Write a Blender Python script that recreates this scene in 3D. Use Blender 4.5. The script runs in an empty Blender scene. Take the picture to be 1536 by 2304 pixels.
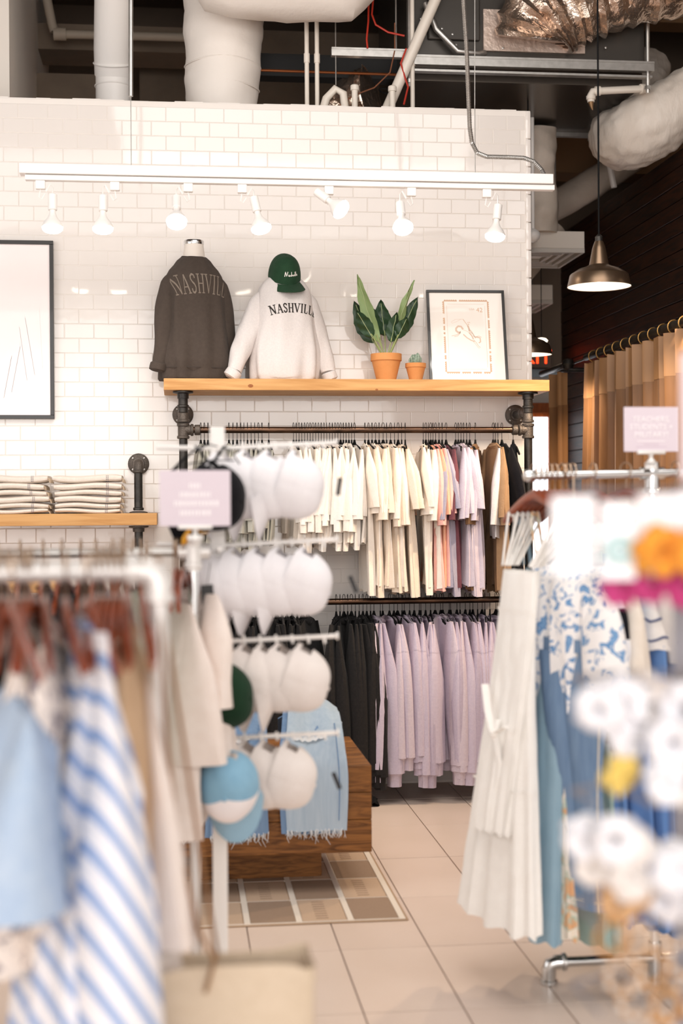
import bpy, bmesh, math, random
from math import sin, cos, pi, radians
from mathutils import Vector, Matrix, noise
from mathutils.bvhtree import BVHTree

# ------------------------------------------------------------ camera
scene = bpy.context.scene
col = scene.collection
cam_data = bpy.data.cameras.new('camera')
camera = bpy.data.objects.new('camera', cam_data)
col.objects.link(camera)
cam_data.sensor_fit = 'VERTICAL'
cam_data.sensor_height = 36.0
cam_data.lens = 50.0
cam_data.clip_start = 0.05
yaw, pitch, roll = radians(6.56), radians(0.2), 0.0063
f0 = Vector((sin(yaw), cos(yaw), 0)); r0 = Vector((cos(yaw), -sin(yaw), 0)); u0 = Vector((0, 0, 1))
fw = f0 * cos(pitch) - u0 * sin(pitch); u1 = f0 * sin(pitch) + u0 * cos(pitch)
rt = r0 * cos(roll) - u1 * sin(roll); up = u1 * cos(roll) + r0 * sin(roll)
camera.matrix_world = Matrix(((rt.x, up.x, -fw.x, 0), (rt.y, up.y, -fw.y, 0), (rt.z, up.z, -fw.z, 1.5), (0, 0, 0, 1)))
cam_data.dof.use_dof = True
cam_data.dof.focus_distance = 7.35
cam_data.dof.aperture_fstop = 1.8
scene.camera = camera

# ------------------------------------------------------------ view, world, daylight
scene.view_settings.view_transform = 'Standard'
scene.view_settings.look = 'None'
scene.view_settings.gamma = 1.0
scene.view_settings.use_curve_mapping = False
scene.view_settings.exposure = 0.12
world = bpy.data.worlds.new('world'); scene.world = world
world.use_nodes = True
world.node_tree.nodes['Background'].inputs[0].default_value = (1.0, 0.93, 0.87, 1)
world.node_tree.nodes['Background'].inputs[1].default_value = 1.0

def area_light(name, loc, target, size, power, color):
    d = bpy.data.lights.new(name, 'AREA'); d.shape = 'RECTANGLE'; d.size, d.size_y = size
    d.energy = power; d.color = color
    o = bpy.data.objects.new(name, d); col.objects.link(o)
    o.location = loc; o.rotation_euler = (Vector(target) - Vector(loc)).to_track_quat('-Z', 'Y').to_euler()
    return o
# daylight of the shop front behind the camera, soft light from the left, and unseen fills added for wall and aisle
area_light('window_daylight', (-0.3, -2.6, 2.3), (0.4, 8, 1.6), (6.0, 3.2), 205, (1.0, 0.97, 0.95))
area_light('left_soft_light', (-3.9, 4.6, 2.4), (0.4, 7.0, 1.6), (3.6, 2.6), 85, (0.94, 0.97, 1.0))  # broad, slightly cool area light from the left
area_light('added_wall_fill', (0.5, 4.3, 3.9), (0.6, 7.6, 2.2), (4.6, 0.6), 23, (1.0, 0.96, 0.92))  # added fill without a fixture, brightens the tiled wall
area_light('added_aisle_fill', (1.0, 3.6, 4.8), (0.9, 5.0, 0), (3.0, 2.4), 95, (1.0, 0.95, 0.90))  # added overhead fill without a fixture, lifts the aisle and the right rack


# ------------------------------------------------------------ materials
def srgb(h):
    c = [int(h[i:i + 2], 16) / 255 for i in (0, 2, 4)]
    return tuple(x / 12.92 if x <= 0.04045 else ((x + 0.055) / 1.055) ** 2.4 for x in c) + (1,)
MATS = {}
def mat(name, hexc, rough=0.6, metal=0.0, var=0.0, scale=8.0, bump=0.0, bscale=60.0, hex2=None, stretch=(1, 1, 1), spec=0.5, sheen=0.0, emit=None, coat=0.0):
    if name in MATS: return MATS[name]
    m = bpy.data.materials.new(name); m.use_nodes = True; MATS[name] = m
    nt = m.node_tree; b = nt.nodes['Principled BSDF']
    b.inputs['Base Color'].default_value = srgb(hexc)
    b.inputs['Roughness'].default_value = rough; b.inputs['Metallic'].default_value = metal
    b.inputs['Specular IOR Level'].default_value = spec
    if sheen: b.inputs['Sheen Weight'].default_value = sheen
    if coat: b.inputs['Coat Weight'].default_value = coat
    if emit:
        b.inputs['Emission Color'].default_value = srgb(emit[0]); b.inputs['Emission Strength'].default_value = emit[1]
    if hex2 or bump:
        tc = nt.nodes.new('ShaderNodeTexCoord'); mp = nt.nodes.new('ShaderNodeMapping'); mp.inputs['Scale'].default_value = stretch
        nt.links.new(tc.outputs['Object'], mp.inputs[0])
    if hex2:
        n = nt.nodes.new('ShaderNodeTexNoise'); n.inputs['Scale'].default_value = scale; n.inputs['Detail'].default_value = 5
        nt.links.new(mp.outputs[0], n.inputs['Vector'])
        r = nt.nodes.new('ShaderNodeValToRGB'); r.color_ramp.elements[0].position = 0.5 - 0.5 * (1 - var); r.color_ramp.elements[1].position = 0.5 + 0.5 * (1 - var)
        r.color_ramp.elements[0].color = srgb(hex2); r.color_ramp.elements[1].color = srgb(hexc)
        nt.links.new(n.outputs[0], r.inputs[0]); nt.links.new(r.outputs[0], b.inputs['Base Color'])
    if bump:
        n = nt.nodes.new('ShaderNodeTexNoise'); n.inputs['Scale'].default_value = bscale; n.inputs['Detail'].default_value = 3
        nt.links.new(mp.outputs[0], n.inputs['Vector'])
        bp = nt.nodes.new('ShaderNodeBump'); bp.inputs['Strength'].default_value = bump; bp.inputs['Distance'].default_value = 0.01
        nt.links.new(n.outputs[0], bp.inputs['Height']); nt.links.new(bp.outputs[0], b.inputs['Normal'])
    return m
def fabric(name, h, h2=None, rough=0.9, scale=30, var=0.3):
    return mat(name, h, rough, hex2=h2 or h, var=var, scale=scale, bump=0.25, bscale=220, spec=0.15, sheen=0.05)
def pattern(name, bg, fg, kind, scale, direction=(0, 1, 0.35), width=0.5, fg2=None):
    """woven or printed cloth: stripes along an object-space direction, or blotches"""
    if name in MATS: return MATS[name]
    m = bpy.data.materials.new(name); m.use_nodes = True; MATS[name] = m
    nt = m.node_tree; b = nt.nodes['Principled BSDF']; b.inputs['Roughness'].default_value = 0.85; b.inputs['Specular IOR Level'].default_value = 0.15
    tc = nt.nodes.new('ShaderNodeTexCoord')
    r = nt.nodes.new('ShaderNodeValToRGB')
    if kind == 'stripe':
        d = nt.nodes.new('ShaderNodeVectorMath'); d.operation = 'DOT_PRODUCT'; d.inputs[1].default_value = direction
        nt.links.new(tc.outputs['Object'], d.inputs[0])
        s = nt.nodes.new('ShaderNodeMath'); s.operation = 'MULTIPLY'; s.inputs[1].default_value = scale; nt.links.new(d.outputs['Value'], s.inputs[0])
        fr = nt.nodes.new('ShaderNodeMath'); fr.operation = 'FRACT'; nt.links.new(s.outputs[0], fr.inputs[0])
        nt.links.new(fr.outputs[0], r.inputs[0])
        e = r.color_ramp; e.interpolation = 'CONSTANT'; e.elements[0].color = srgb(fg); e.elements[1].position = width; e.elements[1].color = srgb(bg)
    else:
        n = nt.nodes.new('ShaderNodeTexNoise'); n.inputs['Scale'].default_value = scale; n.inputs['Detail'].default_value = 2.5; n.inputs['Distortion'].default_value = 1.2
        nt.links.new(tc.outputs['Object'], n.inputs['Vector']); nt.links.new(n.outputs[0], r.inputs[0])
        e = r.color_ramp; e.elements[0].position = width; e.elements[0].color = srgb(bg); e.elements[1].position = width + 0.03; e.elements[1].color = srgb(fg)
        if fg2:
            k = e.elements.new(width + 0.1); k.color = srgb(fg2)
    nt.links.new(r.outputs[0], b.inputs['Base Color'])
    return m

WHITE_PAINT = mat('white_paint', 'EDE6DF', 0.55, bump=0.05, bscale=20)
TRACK_WHITE = mat('track_enamel', 'F2EEEA', 0.35)
PIPE_IRON = mat('black_iron_pipe', '4A4642', 0.42, 0.75, hex2='2E2C2B', var=0.4, scale=25, bump=0.15, bscale=140)
FIT_IRON = mat('cast_iron_fitting', '6A6058', 0.5, 0.6, hex2='4B4540', var=0.4, scale=18, bump=0.35, bscale=160)
RAIL_IRON = mat('burnished_rail', '6E5240', 0.28, 0.9, hex2='3A2E27', var=0.5, scale=16, stretch=(1, 4, 4))
CHROME = mat('chrome', 'D6D6D6', 0.18, 1.0)
STEEL = mat('galvanised_steel', 'C9C6C2', 0.35, 0.85, hex2='A9A6A2', var=0.3, scale=30)
BLACK_VELVET = mat('black_velvet', '0F0E0F', 0.85, spec=0.2)
HOOK_METAL = mat('hanger_hook_metal', '2E2A28', 0.35, 0.8)
BRONZE = mat('brass_hook_metal', 'B8A08A', 0.3, 0.9)
HANGER_WOOD = mat('reddish_brown_hanger_wood', '9E4519', 0.28, hex2='6A280E', var=0.4, scale=12, stretch=(2, 1, 6), coat=0.4)
TERRACOTTA = mat('terracotta', 'DC9A5E', 0.75, hex2='CF8648', var=0.3, scale=14, bump=0.1)

def wood(name, light, dark, scale=3.0, stretch=(0.6, 6, 9), rough=0.5, dist=2.5):
    if name in MATS: return MATS[name]
    m = bpy.data.materials.new(name); m.use_nodes = True; MATS[name] = m
    nt = m.node_tree; b = nt.nodes['Principled BSDF']; b.inputs['Roughness'].default_value = rough; b.inputs['Specular IOR Level'].default_value = 0.3
    tc = nt.nodes.new('ShaderNodeTexCoord'); mp = nt.nodes.new('ShaderNodeMapping'); mp.inputs['Scale'].default_value = stretch
    oi = nt.nodes.new('ShaderNodeObjectInfo'); ad = nt.nodes.new('ShaderNodeVectorMath'); ad.operation = 'ADD'
    ml = nt.nodes.new('ShaderNodeMath'); ml.operation = 'MULTIPLY'; ml.inputs[1].default_value = 40
    nt.links.new(oi.outputs['Random'], ml.inputs[0]); nt.links.new(ml.outputs[0], ad.inputs[1]); nt.links.new(tc.outputs['Object'], ad.inputs[0])
    nt.links.new(ad.outputs[0], mp.inputs[0])
    n = nt.nodes.new('ShaderNodeTexNoise'); n.inputs['Scale'].default_value = scale; n.inputs['Detail'].default_value = 8; n.inputs['Distortion'].default_value = dist
    nt.links.new(mp.outputs[0], n.inputs['Vector'])
    r = nt.nodes.new('ShaderNodeValToRGB'); r.color_ramp.elements[0].position = 0.32; r.color_ramp.elements[0].color = srgb(dark)
    r.color_ramp.elements[1].position = 0.62; r.color_ramp.elements[1].color = srgb(light)
    nt.links.new(n.outputs[0], r.inputs[0]); nt.links.new(r.outputs[0], b.inputs['Base Color'])
    bp = nt.nodes.new('ShaderNodeBump'); bp.inputs['Strength'].default_value = 0.15; bp.inputs['Distance'].default_value = 0.004
    nt.links.new(n.outputs[0], bp.inputs['Height']); nt.links.new(bp.outputs[0], b.inputs['Normal'])
    return m
PINE = wood('honey_pine', 'DAA86E', 'C28C52', 2.2, (1.0, 5, 12), 0.55, 1.2)
DARK_TABLE = wood('stained_table_wood', '8E5C2C', '54300F', 3.0, (1.5, 6, 12), 0.45)
WALL_WOOD = wood('dark_wall_wood', '3A1D0C', '140804', 3.0, (8, 0.7, 8), 0.5)

# ------------------------------------------------------------ geometry helpers
def new_obj(name, mesh, parent=None):
    o = bpy.data.objects.new(name, mesh); col.objects.link(o)
    if parent: o.parent = parent
    return o
class MB:
    """collects vertices and faces and links them as one mesh object"""
    def __init__(s): s.v = []; s.f = []
    def add(s, verts, faces, M=None):
        k = len(s.v)
        s.v += [tuple(M @ Vector(p)) if M else tuple(p) for p in verts]
        s.f += [tuple(k + i for i in f) for f in faces]
    def box(s, lo, hi, M=None):
        x0, y0, z0 = lo; x1, y1, z1 = hi
        s.add([(x0, y0, z0), (x1, y0, z0), (x1, y1, z0), (x0, y1, z0), (x0, y0, z1), (x1, y0, z1), (x1, y1, z1), (x0, y1, z1)],
              [(3, 2, 1, 0), (4, 5, 6, 7), (0, 1, 5, 4), (1, 2, 6, 5), (2, 3, 7, 6), (3, 0, 4, 7)], M)
    def bevel_box(s, lo, hi, b, M=None):
        x0, y0, z0 = lo; x1, y1, z1 = hi
        bm = bmesh.new(); bmesh.ops.create_cube(bm, size=1)
        for v in bm.verts: v.co = Vector(((x0 + x1) / 2 + v.co.x * (x1 - x0), (y0 + y1) / 2 + v.co.y * (y1 - y0), (z0 + z1) / 2 + v.co.z * (z1 - z0)))
        bmesh.ops.bevel(bm, geom=bm.edges[:], offset=b, segments=2, affect='EDGES', profile=0.5)
        bm.verts.index_update()
        s.add([v.co.copy() for v in bm.verts], [[v.index for v in f.verts] for f in bm.faces], M); bm.free()
    def tube(s, pts, r, n=12, cap=True, closed=False, M=None, ry=None):
        """sweep a circle (or ellipse r x ry) along points; r may be a list"""
        pts = [Vector(p) for p in pts]; m = len(pts)
        rs = r if isinstance(r, (list, tuple)) else [r] * m
        rys = ry if isinstance(ry, (list, tuple)) else ([ry] * m if ry else rs)
        verts = []; side = None
        for i in range(m):
            if closed: t = pts[(i + 1) % m] - pts[i - 1]
            else: t = pts[min(i + 1, m - 1)] - pts[max(i - 1, 0)]
            if t.length < 1e-9: t = Vector((0, 0, 1))
            t.normalize()
            if side is None:
                a = Vector((0, 0, 1)) if abs(t.z) < 0.9 else Vector((1, 0, 0))
                side = t.cross(a).normalized()
            else:
                side = (side - t * side.dot(t)); side = side.normalized() if side.length > 1e-6 else t.orthogonal().normalized()
            w = t.cross(side)
            for k in range(n):
                a = 2 * pi * k / n
                verts.append(pts[i] + side * (cos(a) * rs[i]) + w * (sin(a) * rys[i]))
        faces = []
        for i in range(m if closed else m - 1):
            j = (i + 1) % m
            for k in range(n):
                l = (k + 1) % n
                faces.append((i * n + k, i * n + l, j * n + l, j * n + k))
        if cap and not closed:
            faces.append(tuple(range(n - 1, -1, -1))); faces.append(tuple((m - 1) * n + k for k in range(n)))
        s.add(verts, faces, M)
    def lathe(s, prof, n=24, M=None, cap=True):
        """profile of (radius, z)"""
        verts = [(r * cos(2 * pi * k / n), r * sin(2 * pi * k / n), z) for r, z in prof for k in range(n)]
        faces = [(i * n + k, i * n + (k + 1) % n, (i + 1) * n + (k + 1) % n, (i + 1) * n + k) for i in range(len(prof) - 1) for k in range(n)]
        if cap: faces.append(tuple(range(n - 1, -1, -1))); faces.append(tuple((len(prof) - 1) * n + k for k in range(n)))
        s.add(verts, faces, M)
    def rings(s, rings, cap0=False, cap1=False, M=None):
        n = len(rings[0]); verts = [p for r in rings for p in r]
        faces = [(i * n + k, i * n + (k + 1) % n, (i + 1) * n + (k + 1) % n, (i + 1) * n + k) for i in range(len(rings) - 1) for k in range(n)]
        if cap0: faces.append(tuple(range(n - 1, -1, -1)))
        if cap1: faces.append(tuple((len(rings) - 1) * n + k for k in range(n)))
        s.add(verts, faces, M)
    def grid(s, fn, nu, nv, M=None):
        verts = [fn(i / nu, j / nv) for i in range(nu + 1) for j in range(nv + 1)]
        faces = [(i * (nv + 1) + j, i * (nv + 1) + j + 1, (i + 1) * (nv + 1) + j + 1, (i + 1) * (nv + 1) + j) for i in range(nu) for j in range(nv)]
        s.add(verts, faces, M)
    def prism(s, poly, y0, y1, M=None):
        """polygon in XZ extruded along Y"""
        n = len(poly)
        s.add([(x, y0, z) for x, z in poly] + [(x, y1, z) for x, z in poly],
              [tuple(range(n)), tuple(range(2 * n - 1, n - 1, -1))] + [(k, k + n, (k + 1) % n + n, (k + 1) % n) for k in range(n)], M)
    def mesh(s, name, m, smooth=True, recalc=True, solid=0.0):
        me = bpy.data.meshes.new(name); me.from_pydata([tuple(v) for v in s.v], [], s.f)
        if recalc or solid:
            bm = bmesh.new(); bm.from_mesh(me); bmesh.ops.recalc_face_normals(bm, faces=bm.faces[:])
            if solid: bmesh.ops.solidify(bm, geom=bm.faces[:], thickness=solid)
            bm.to_mesh(me); bm.free()
        if m: me.materials.append(m)
        if smooth:
            me.polygons.foreach_set('use_smooth', [True] * len(me.polygons))
            try: me.set_sharp_from_angle(angle=radians(42))
            except Exception: pass
        return me
    def build(s, name, m, parent=None, smooth=True, recalc=True, solid=0.0):
        return new_obj(name, s.mesh(name, m, smooth, recalc, solid), parent)
def empty(name, loc=(0, 0, 0), rz=0.0):
    o = bpy.data.objects.new(name, None); col.objects.link(o); o.location = loc; o.rotation_euler = (0, 0, rz); o.empty_display_size = 0.1
    return o
def tag(o, label, cat, group=None):
    o['label'] = label; o['category'] = cat
    if group: o['group'] = group
    return o
def thing(name, label, cat, loc=(0, 0, 0), rz=0.0, group=None):
    return tag(empty(name, loc, rz), label, cat, group)
def structure(o): o['kind'] = 'structure'; return o
def stuff(o): o['kind'] = 'stuff'; return o
def dup(root, parent=None):
    c = root.copy(); col.objects.link(c)
    if parent: c.parent = parent
    for ch in root.children: dup(ch, c)
    return c
def paint(root, m, names=None):
    """gives a copied thing its own cloth without touching the shared mesh"""
    for ch in [root] + list(root.children):
        if ch.type == 'MESH' and (names is None or ch.name.split('.')[0] in names):
            ch.material_slots[0].link = 'OBJECT'; ch.material_slots[0].material = m
T = Matrix.Translation
def RX(a): return Matrix.Rotation(a, 4, 'X')
def RY(a): return Matrix.Rotation(a, 4, 'Y')
def RZ(a): return Matrix.Rotation(a, 4, 'Z')
def arc(c, r, a0, a1, n, plane='xz'):
    out = []
    for i in range(n + 1):
        a = a0 + (a1 - a0) * i / n
        d = (cos(a) * r, sin(a) * r)
        out.append({'xz': (c[0] + d[0], c[1], c[2] + d[1]), 'yz': (c[0], c[1] + d[0], c[2] + d[1]), 'xy': (c[0] + d[0], c[1] + d[1], c[2])}[plane])
    return out
def text_mesh(name, body, size, m, parent, M, extrude=0.0004, align='CENTER', shear=0.0):
    c = bpy.data.curves.new(name, 'FONT'); c.body = body; c.size = size; c.extrude = extrude; c.align_x = align; c.shear = shear; c.resolution_u = 3
    t = bpy.data.objects.new(name, c); col.objects.link(t)
    me = bpy.data.meshes.new_from_object(t.evaluated_get(bpy.context.evaluated_depsgraph_get()))
    bpy.data.objects.remove(t); me.materials.clear(); me.materials.append(m); me.transform(M)
    return new_obj(name, me, parent)
FRONT = RX(pi / 2)          # text drawn in XY stands up facing -Y

# stroke lettering: each glyph is a list of (points, weight); weight 1 = thick stem, 0.4 = hairline
def serif(x, y, w=0.16): return ([(x - w, y), (x + w, y)], 0.45)
GLYPH = {
    'N': (0.86, [([(0.14, 0), (0.14, 1)], 0.55), ([(0.14, 1), (0.72, 0)], 1), ([(0.72, 0), (0.72, 1)], 0.55), serif(0.14, 0), serif(0.12, 1), serif(0.72, 1)]),
    'A': (0.80, [([(0.10, 0), (0.40, 1)], 0.5), ([(0.40, 1), (0.70, 0)], 1), ([(0.2, 0.34), (0.6, 0.34)], 0.45), serif(0.10, 0), serif(0.70, 0)]),
    'S': (0.62, [([(0.52, 0.78), (0.46, 0.95), (0.28, 1.0), (0.12, 0.90), (0.10, 0.74), (0.22, 0.58), (0.42, 0.45), (0.52, 0.28), (0.48, 0.10), (0.30, 0.0), (0.14, 0.05), (0.08, 0.24)], 0.85)]),
    'H': (0.84, [([(0.16, 0), (0.16, 1)], 1), ([(0.66, 0), (0.66, 1)], 1), ([(0.16, 0.5), (0.66, 0.5)], 0.45), serif(0.16, 0), serif(0.16, 1), serif(0.66, 0), serif(0.66, 1)]),
    'V': (0.78, [([(0.08, 1), (0.38, 0)], 1), ([(0.38, 0), (0.68, 1)], 0.5), serif(0.08, 1), serif(0.68, 1)]),
    'I': (0.36, [([(0.18, 0), (0.18, 1)], 1), serif(0.18, 0), serif(0.18, 1)]),
    'L': (0.66, [([(0.18, 0), (0.18, 1)], 1), ([(0.18, 0), (0.58, 0)], 0.5), ([(0.58, 0), (0.58, 0.25)], 0.45), serif(0.18, 1)]),
    'E': (0.70, [([(0.18, 0), (0.18, 1)], 1), ([(0.05, 0), (0.60, 0)], 0.5), ([(0.05, 1), (0.58, 1)], 0.5), ([(0.18, 0.5), (0.45, 0.5)], 0.45), ([(0.60, 0), (0.60, 0.25)], 0.45), ([(0.58, 1), (0.58, 0.78)], 0.45)]),
}
def stroke_mesh(mb, pts, w, fn, step=0.012):
    """flat ribbon of width w along 2-D points mapped to 3-D by fn"""
    P = [Vector((p[0], p[1])) for p in pts]; Q = [P[0]]
    for a, b in zip(P, P[1:]):
        k = max(1, int((b - a).length / step))
        Q += [a.lerp(b, i / k) for i in range(1, k + 1)]
    vs = []
    for i, q in enumerate(Q):
        t = (Q[min(i + 1, len(Q) - 1)] - Q[max(i - 1, 0)]).normalized(); nrm = Vector((-t.y, t.x)) * w / 2
        a, b = fn(*(q + nrm)), fn(*(q - nrm))
        if a is None or b is None: continue
        vs += [a, b]
    mb.add(vs, [(2 * i, 2 * i + 1, 2 * i + 3, 2 * i + 2) for i in range(len(vs) // 2 - 1)])
def lettering(word, height, stem, warp, gap=0.10):
    """yields (letter, strokes in page space) laid on a baseline centred on 0"""
    total = sum(GLYPH[c][0] for c in word) + gap * (len(word) - 1); x = -total / 2
    for c in word:
        yield c, [([(((x + px) * height), py * height) for px, py in pts], stem * wt) for pts, wt in GLYPH[c][1]]
        x += GLYPH[c][0] + gap

# ------------------------------------------------------------ the room
WY = 7.62                                   # face of the white tiled wall
GROUT = mat('white_grout', 'F2EBE4', 0.6)
TILE = mat('glazed_white_tile', 'F0E9E3', 0.06, bump=0.05, bscale=9, spec=0.6)
CEIL = mat('dark_ceiling', '5C5046', 0.9, hex2='3C342C', var=0.2, scale=2)
PLASTER = mat('brown_grey_plaster', '7A6A5C', 0.9, hex2='6A5B4F', var=0.3, scale=3)

wall = MB(); wall.box((-4.0, WY - 0.001, 0), (1.915, WY + 0.15, 3.655))
wall_back = structure(wall.build('wall_back', GROUT, smooth=False))
COURSE, TW = 0.077, 0.1538
def tile_mb(w=TW - 0.0022, h=COURSE - 0.0022, d=0.0035, b=0.0022):
    m = MB(); x, z = w / 2, h / 2
    m.add([(-x, 0, -z), (x, 0, -z), (x, 0, z), (-x, 0, z), (-x, -d * .6, -z), (x, -d * .6, -z), (x, -d * .6, z), (-x, -d * .6, z),
           (-x + b, -d, -z + b), (x - b, -d, -z + b), (x - b, -d, z - b), (-x + b, -d, z - b)],
          [(0, 1, 5, 4), (1, 2, 6, 5), (2, 3, 7, 6), (3, 0, 4, 7), (4, 5, 9, 8), (5, 6, 10, 9), (6, 7, 11, 10), (7, 4, 8, 11), (8, 9, 10, 11)])
    return m
tile_mesh = tile_mb().mesh('tile', TILE, smooth=False, recalc=False)
rest = MB(); tp = tile_mb(); rng = random.Random(3); count = 0
top_course = 47
for k in range(0, top_course):
    z = 0.0114 + COURSE * (k + 0.5)
    off = 0.0 if k % 2 else TW / 2
    for j in range(-14, 13):
        x = 1.1042 + off + TW * (j - 0.5) - 5 * TW
        hi = x + TW / 2
        w = TW
        if hi > 1.89: 
            if x - TW / 2 > 1.87: continue
            w = 1.899 - (x - TW / 2)
            m = tile_mb(w - .0022); M = T((1.899 - w / 2, WY, z))
            if k % 2 == 0: m = tile_mb(w - .0022)
            rest.add(m.v, m.f, M); continue
        M = T((x, WY, z)) @ RX(rng.gauss(0, 0.0016)) @ RZ(rng.gauss(0, 0.0016))
        if 30 <= k <= 44 and -1.05 < x < 1.93 and count < 300:
            o = new_obj('tile', tile_mesh, wall_back); o.matrix_basis = M; count += 1
        elif -1.3 < x: rest.add(tp.v, tp.f, M)
        elif k > 2: rest.add(tp.v, tp.f, M)
stuff(rest.build('tile_field', TILE, wall_back, smooth=False, recalc=False))
# glazed bullnose running up the free end, and the ragged plaster cap
m = MB()
for k in range(24): m.bevel_box((1.9, WY - 0.007, 0.012 + k * 0.152), (1.93, WY + 0.16, 0.012 + k * 0.152 + 0.149), 0.005)
m.build('edge_trim', TILE, wall_back)
m = MB()
x = -4.0
while x < 1.9:
    w = rng.uniform(.05, .16); m.box((x, WY + 0.004, 3.645), (min(x + w, 1.93), WY + 0.15, 3.66 + rng.uniform(0, .008))); x += w
m.build('plaster_cap', WHITE_PAINT, wall_back, smooth=False)

# floor of beige porcelain tiles laid in a straight grid
FLOOR_T = mat('beige_porcelain', 'DCC9BC', 0.38, hex2='D3BFB0', var=0.2, scale=3, bump=0.03, bscale=30)
FLOOR_T2 = mat('beige_porcelain_warm', 'DFCDC0', 0.36, hex2='D7C3B4', var=0.2, scale=4, bump=0.03, bscale=30)
fl = MB(); fl.box((-4.2, -3.2, -0.1), (4.2, 12.0, -0.006))
floor = structure(fl.build('floor', mat('floor_grout', '7A6458', 0.9), smooth=False))
FX, FY = 0.3025, 0.607
ft = MB(); ft.bevel_box((-FX / 2 + 0.0022, -FY / 2 + 0.0026, -0.008), (FX / 2 - 0.0022, FY / 2 - 0.0026, 0), 0.0008)
fmesh = [ft.mesh('floor_tile', mm, smooth=False) for mm in (FLOOR_T, FLOOR_T2)]
frest = MB(); q = MB(); q.box((-FX / 2 + .0016, -FY / 2 + .0016, -.008), (FX / 2 - .0016, FY / 2 - .0016, 0)); n_t = 0
for i in range(-13, 13):
    for j in range(-11, 12):
        cx, cy = 1.142 + FX * (i + 0.5), 4.781 + FY * (j + 0.5)
        if -1.0 < cx < 2.5 and 2.4 < cy < 10.9:
            o = new_obj('floor_tile', rng.choice(fmesh), floor); o.location = (cx, cy, rng.uniform(-.0004, .0004)); n_t += 1
        else: frest.add(q.v, q.f, T((cx, cy, 0)))
stuff(frest.build('floor_tile_field', FLOOR_T, floor, smooth=False, recalc=False))

m = MB(); m.box((-4.2, -3.2, 5.3), (4.2, 12.0, 5.45)); ceiling = structure(m.build('ceiling', CEIL, smooth=False))
m = MB()
for y in (2.0, 4.4, 6.6, 9.3, 11.0): m.box((-4.2, y, 5.0), (4.2, y + 0.3, 5.3))
m.build('beam', CEIL, ceiling, smooth=False)
m = MB(); m.box((-4.35, -3.2, 0), (-4.2, 12.0, 5.4)); structure(m.build('wall_left', WHITE_PAINT, smooth=False))
# far wall with the exit door
m = MB(); m.box((-4.2, 10.9, 0), (2.70, 11.05, 5.3)); m.box((2.70, 10.9, 2.28), (4.2, 11.05, 5.3)); m.box((3.0, 10.9, 0), (4.2, 11.05, 2.28))
far = structure(m.build('wall_far', PLASTER, smooth=False))
m = MB(); m.box((1.6, 10.86, 2.27), (3.05, 10.897, 2.56)); m.build('transom_panel', mat('pale_panel', 'C9C2BC', 0.6), far, smooth=False)
m = MB(); m.box((1.6, 10.84, 2.50), (3.05, 10.895, 2.565)); m.build('transom_rail', mat('blue_grey_rail', '9AABB8', 0.5), far, smooth=False)
DOOR_W = wood('orange_door_wood', 'A4561F', '7A3A10', 3, (8, 8, 1), 0.45)
m = MB(); m.box((2.05, 10.84, 0), (2.95, 10.895, 2.26)); m.box((2.87, 10.80, 0), (2.99, 10.9, 2.28)); m.box((2.0, 10.80, 2.22), (2.99, 10.9, 2.30))
door = structure(m.build('door_1', DOOR_W, smooth=False))
m = MB(); m.bevel_box((2.18, 10.815, 0.42), (2.865, 10.838, 2.19), 0.004)
m.build('door_glass', mat('daylit_glass', 'FFFFFF', 0.3, emit=('F4F8FF', 2.2)), door, smooth=False)
m = MB(); m.tube([(2.22, 10.76, 0.9), (2.22, 10.76, 1.3)], 0.012); m.build('door_handle', STEEL, door)
# shop front behind the camera: piers and sill around the big panes, open to daylight
m = MB(); m.box((-4.2, -3.2, 0), (4.2, -3.0, 0.5)); m.box((-4.2, -3.2, 4.2), (4.2, -3.0, 5.3))
for x in (-4.2, -1.4, 1.3, 4.0): m.box((x, -3.2, 0.5), (x + 0.2, -3.0, 4.2))
structure(m.build('wall_front', WHITE_PAINT, smooth=False))

# dark wood partition on the right, board by board
m = MB(); m.box((3.02, 4.6, 0), (3.12, 10.88, 3.62)); wr = structure(m.build('wall_right', mat('dark_backing', '1A0E08', 0.9), smooth=False))
bd = MB(); bd.bevel_box((-0.022, -3.15, -0.0475), (0.0, 3.15, 0.0475), 0.003)
bdm = bd.mesh('board', WALL_WOOD, smooth=False)
for k in range(36):
    o = new_obj('board', bdm, wr); o.location = (3.018 + rng.uniform(-.003, .003), 7.74, 0.06 + k * 0.1005)
m = MB(); m.box((4.05, 4.5, 0), (4.2, 12, 5.3)); structure(m.build('wall_outer_right', mat('tan_wall', '8A6A4A', 0.9), smooth=False))
# beams and soffit seen above the partition
m = MB(); m.box((2.2, 10.2, 3.95), (4.1, 10.5, 4.3)); m.box((2.2, 9.7, 4.9), (4.1, 9.9, 5.2)); 
structure(m.build('trim_1', mat('tan_beam', '8E6C4C', 0.85), smooth=False))
m = MB(); m.box((-4.0, 9.6, 4.55), (2.0, 9.95, 4.72)); m.box((-4.0, 9.5, 4.0), (-0.45, 9.6, 4.36)); m.box((-0.25, 10.2, 4.0), (2.2, 10.4, 4.75))
structure(m.build('trim_2', mat('soffit_paint', '8A7A6A', 0.9, hex2='6E6154', var=0.3, scale=4), smooth=False))
# white painted column behind the tiled wall at the left
m = MB(); m.box((-1.6, 7.95, 0), (-0.90, 10.4, 5.3)); structure(m.build('wall_column', mat('white_column_paint', 'E6DDD3', 0.7), smooth=False))
# cornice and stub of the side duct at upper left in front of the tiles is out of frame

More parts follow.
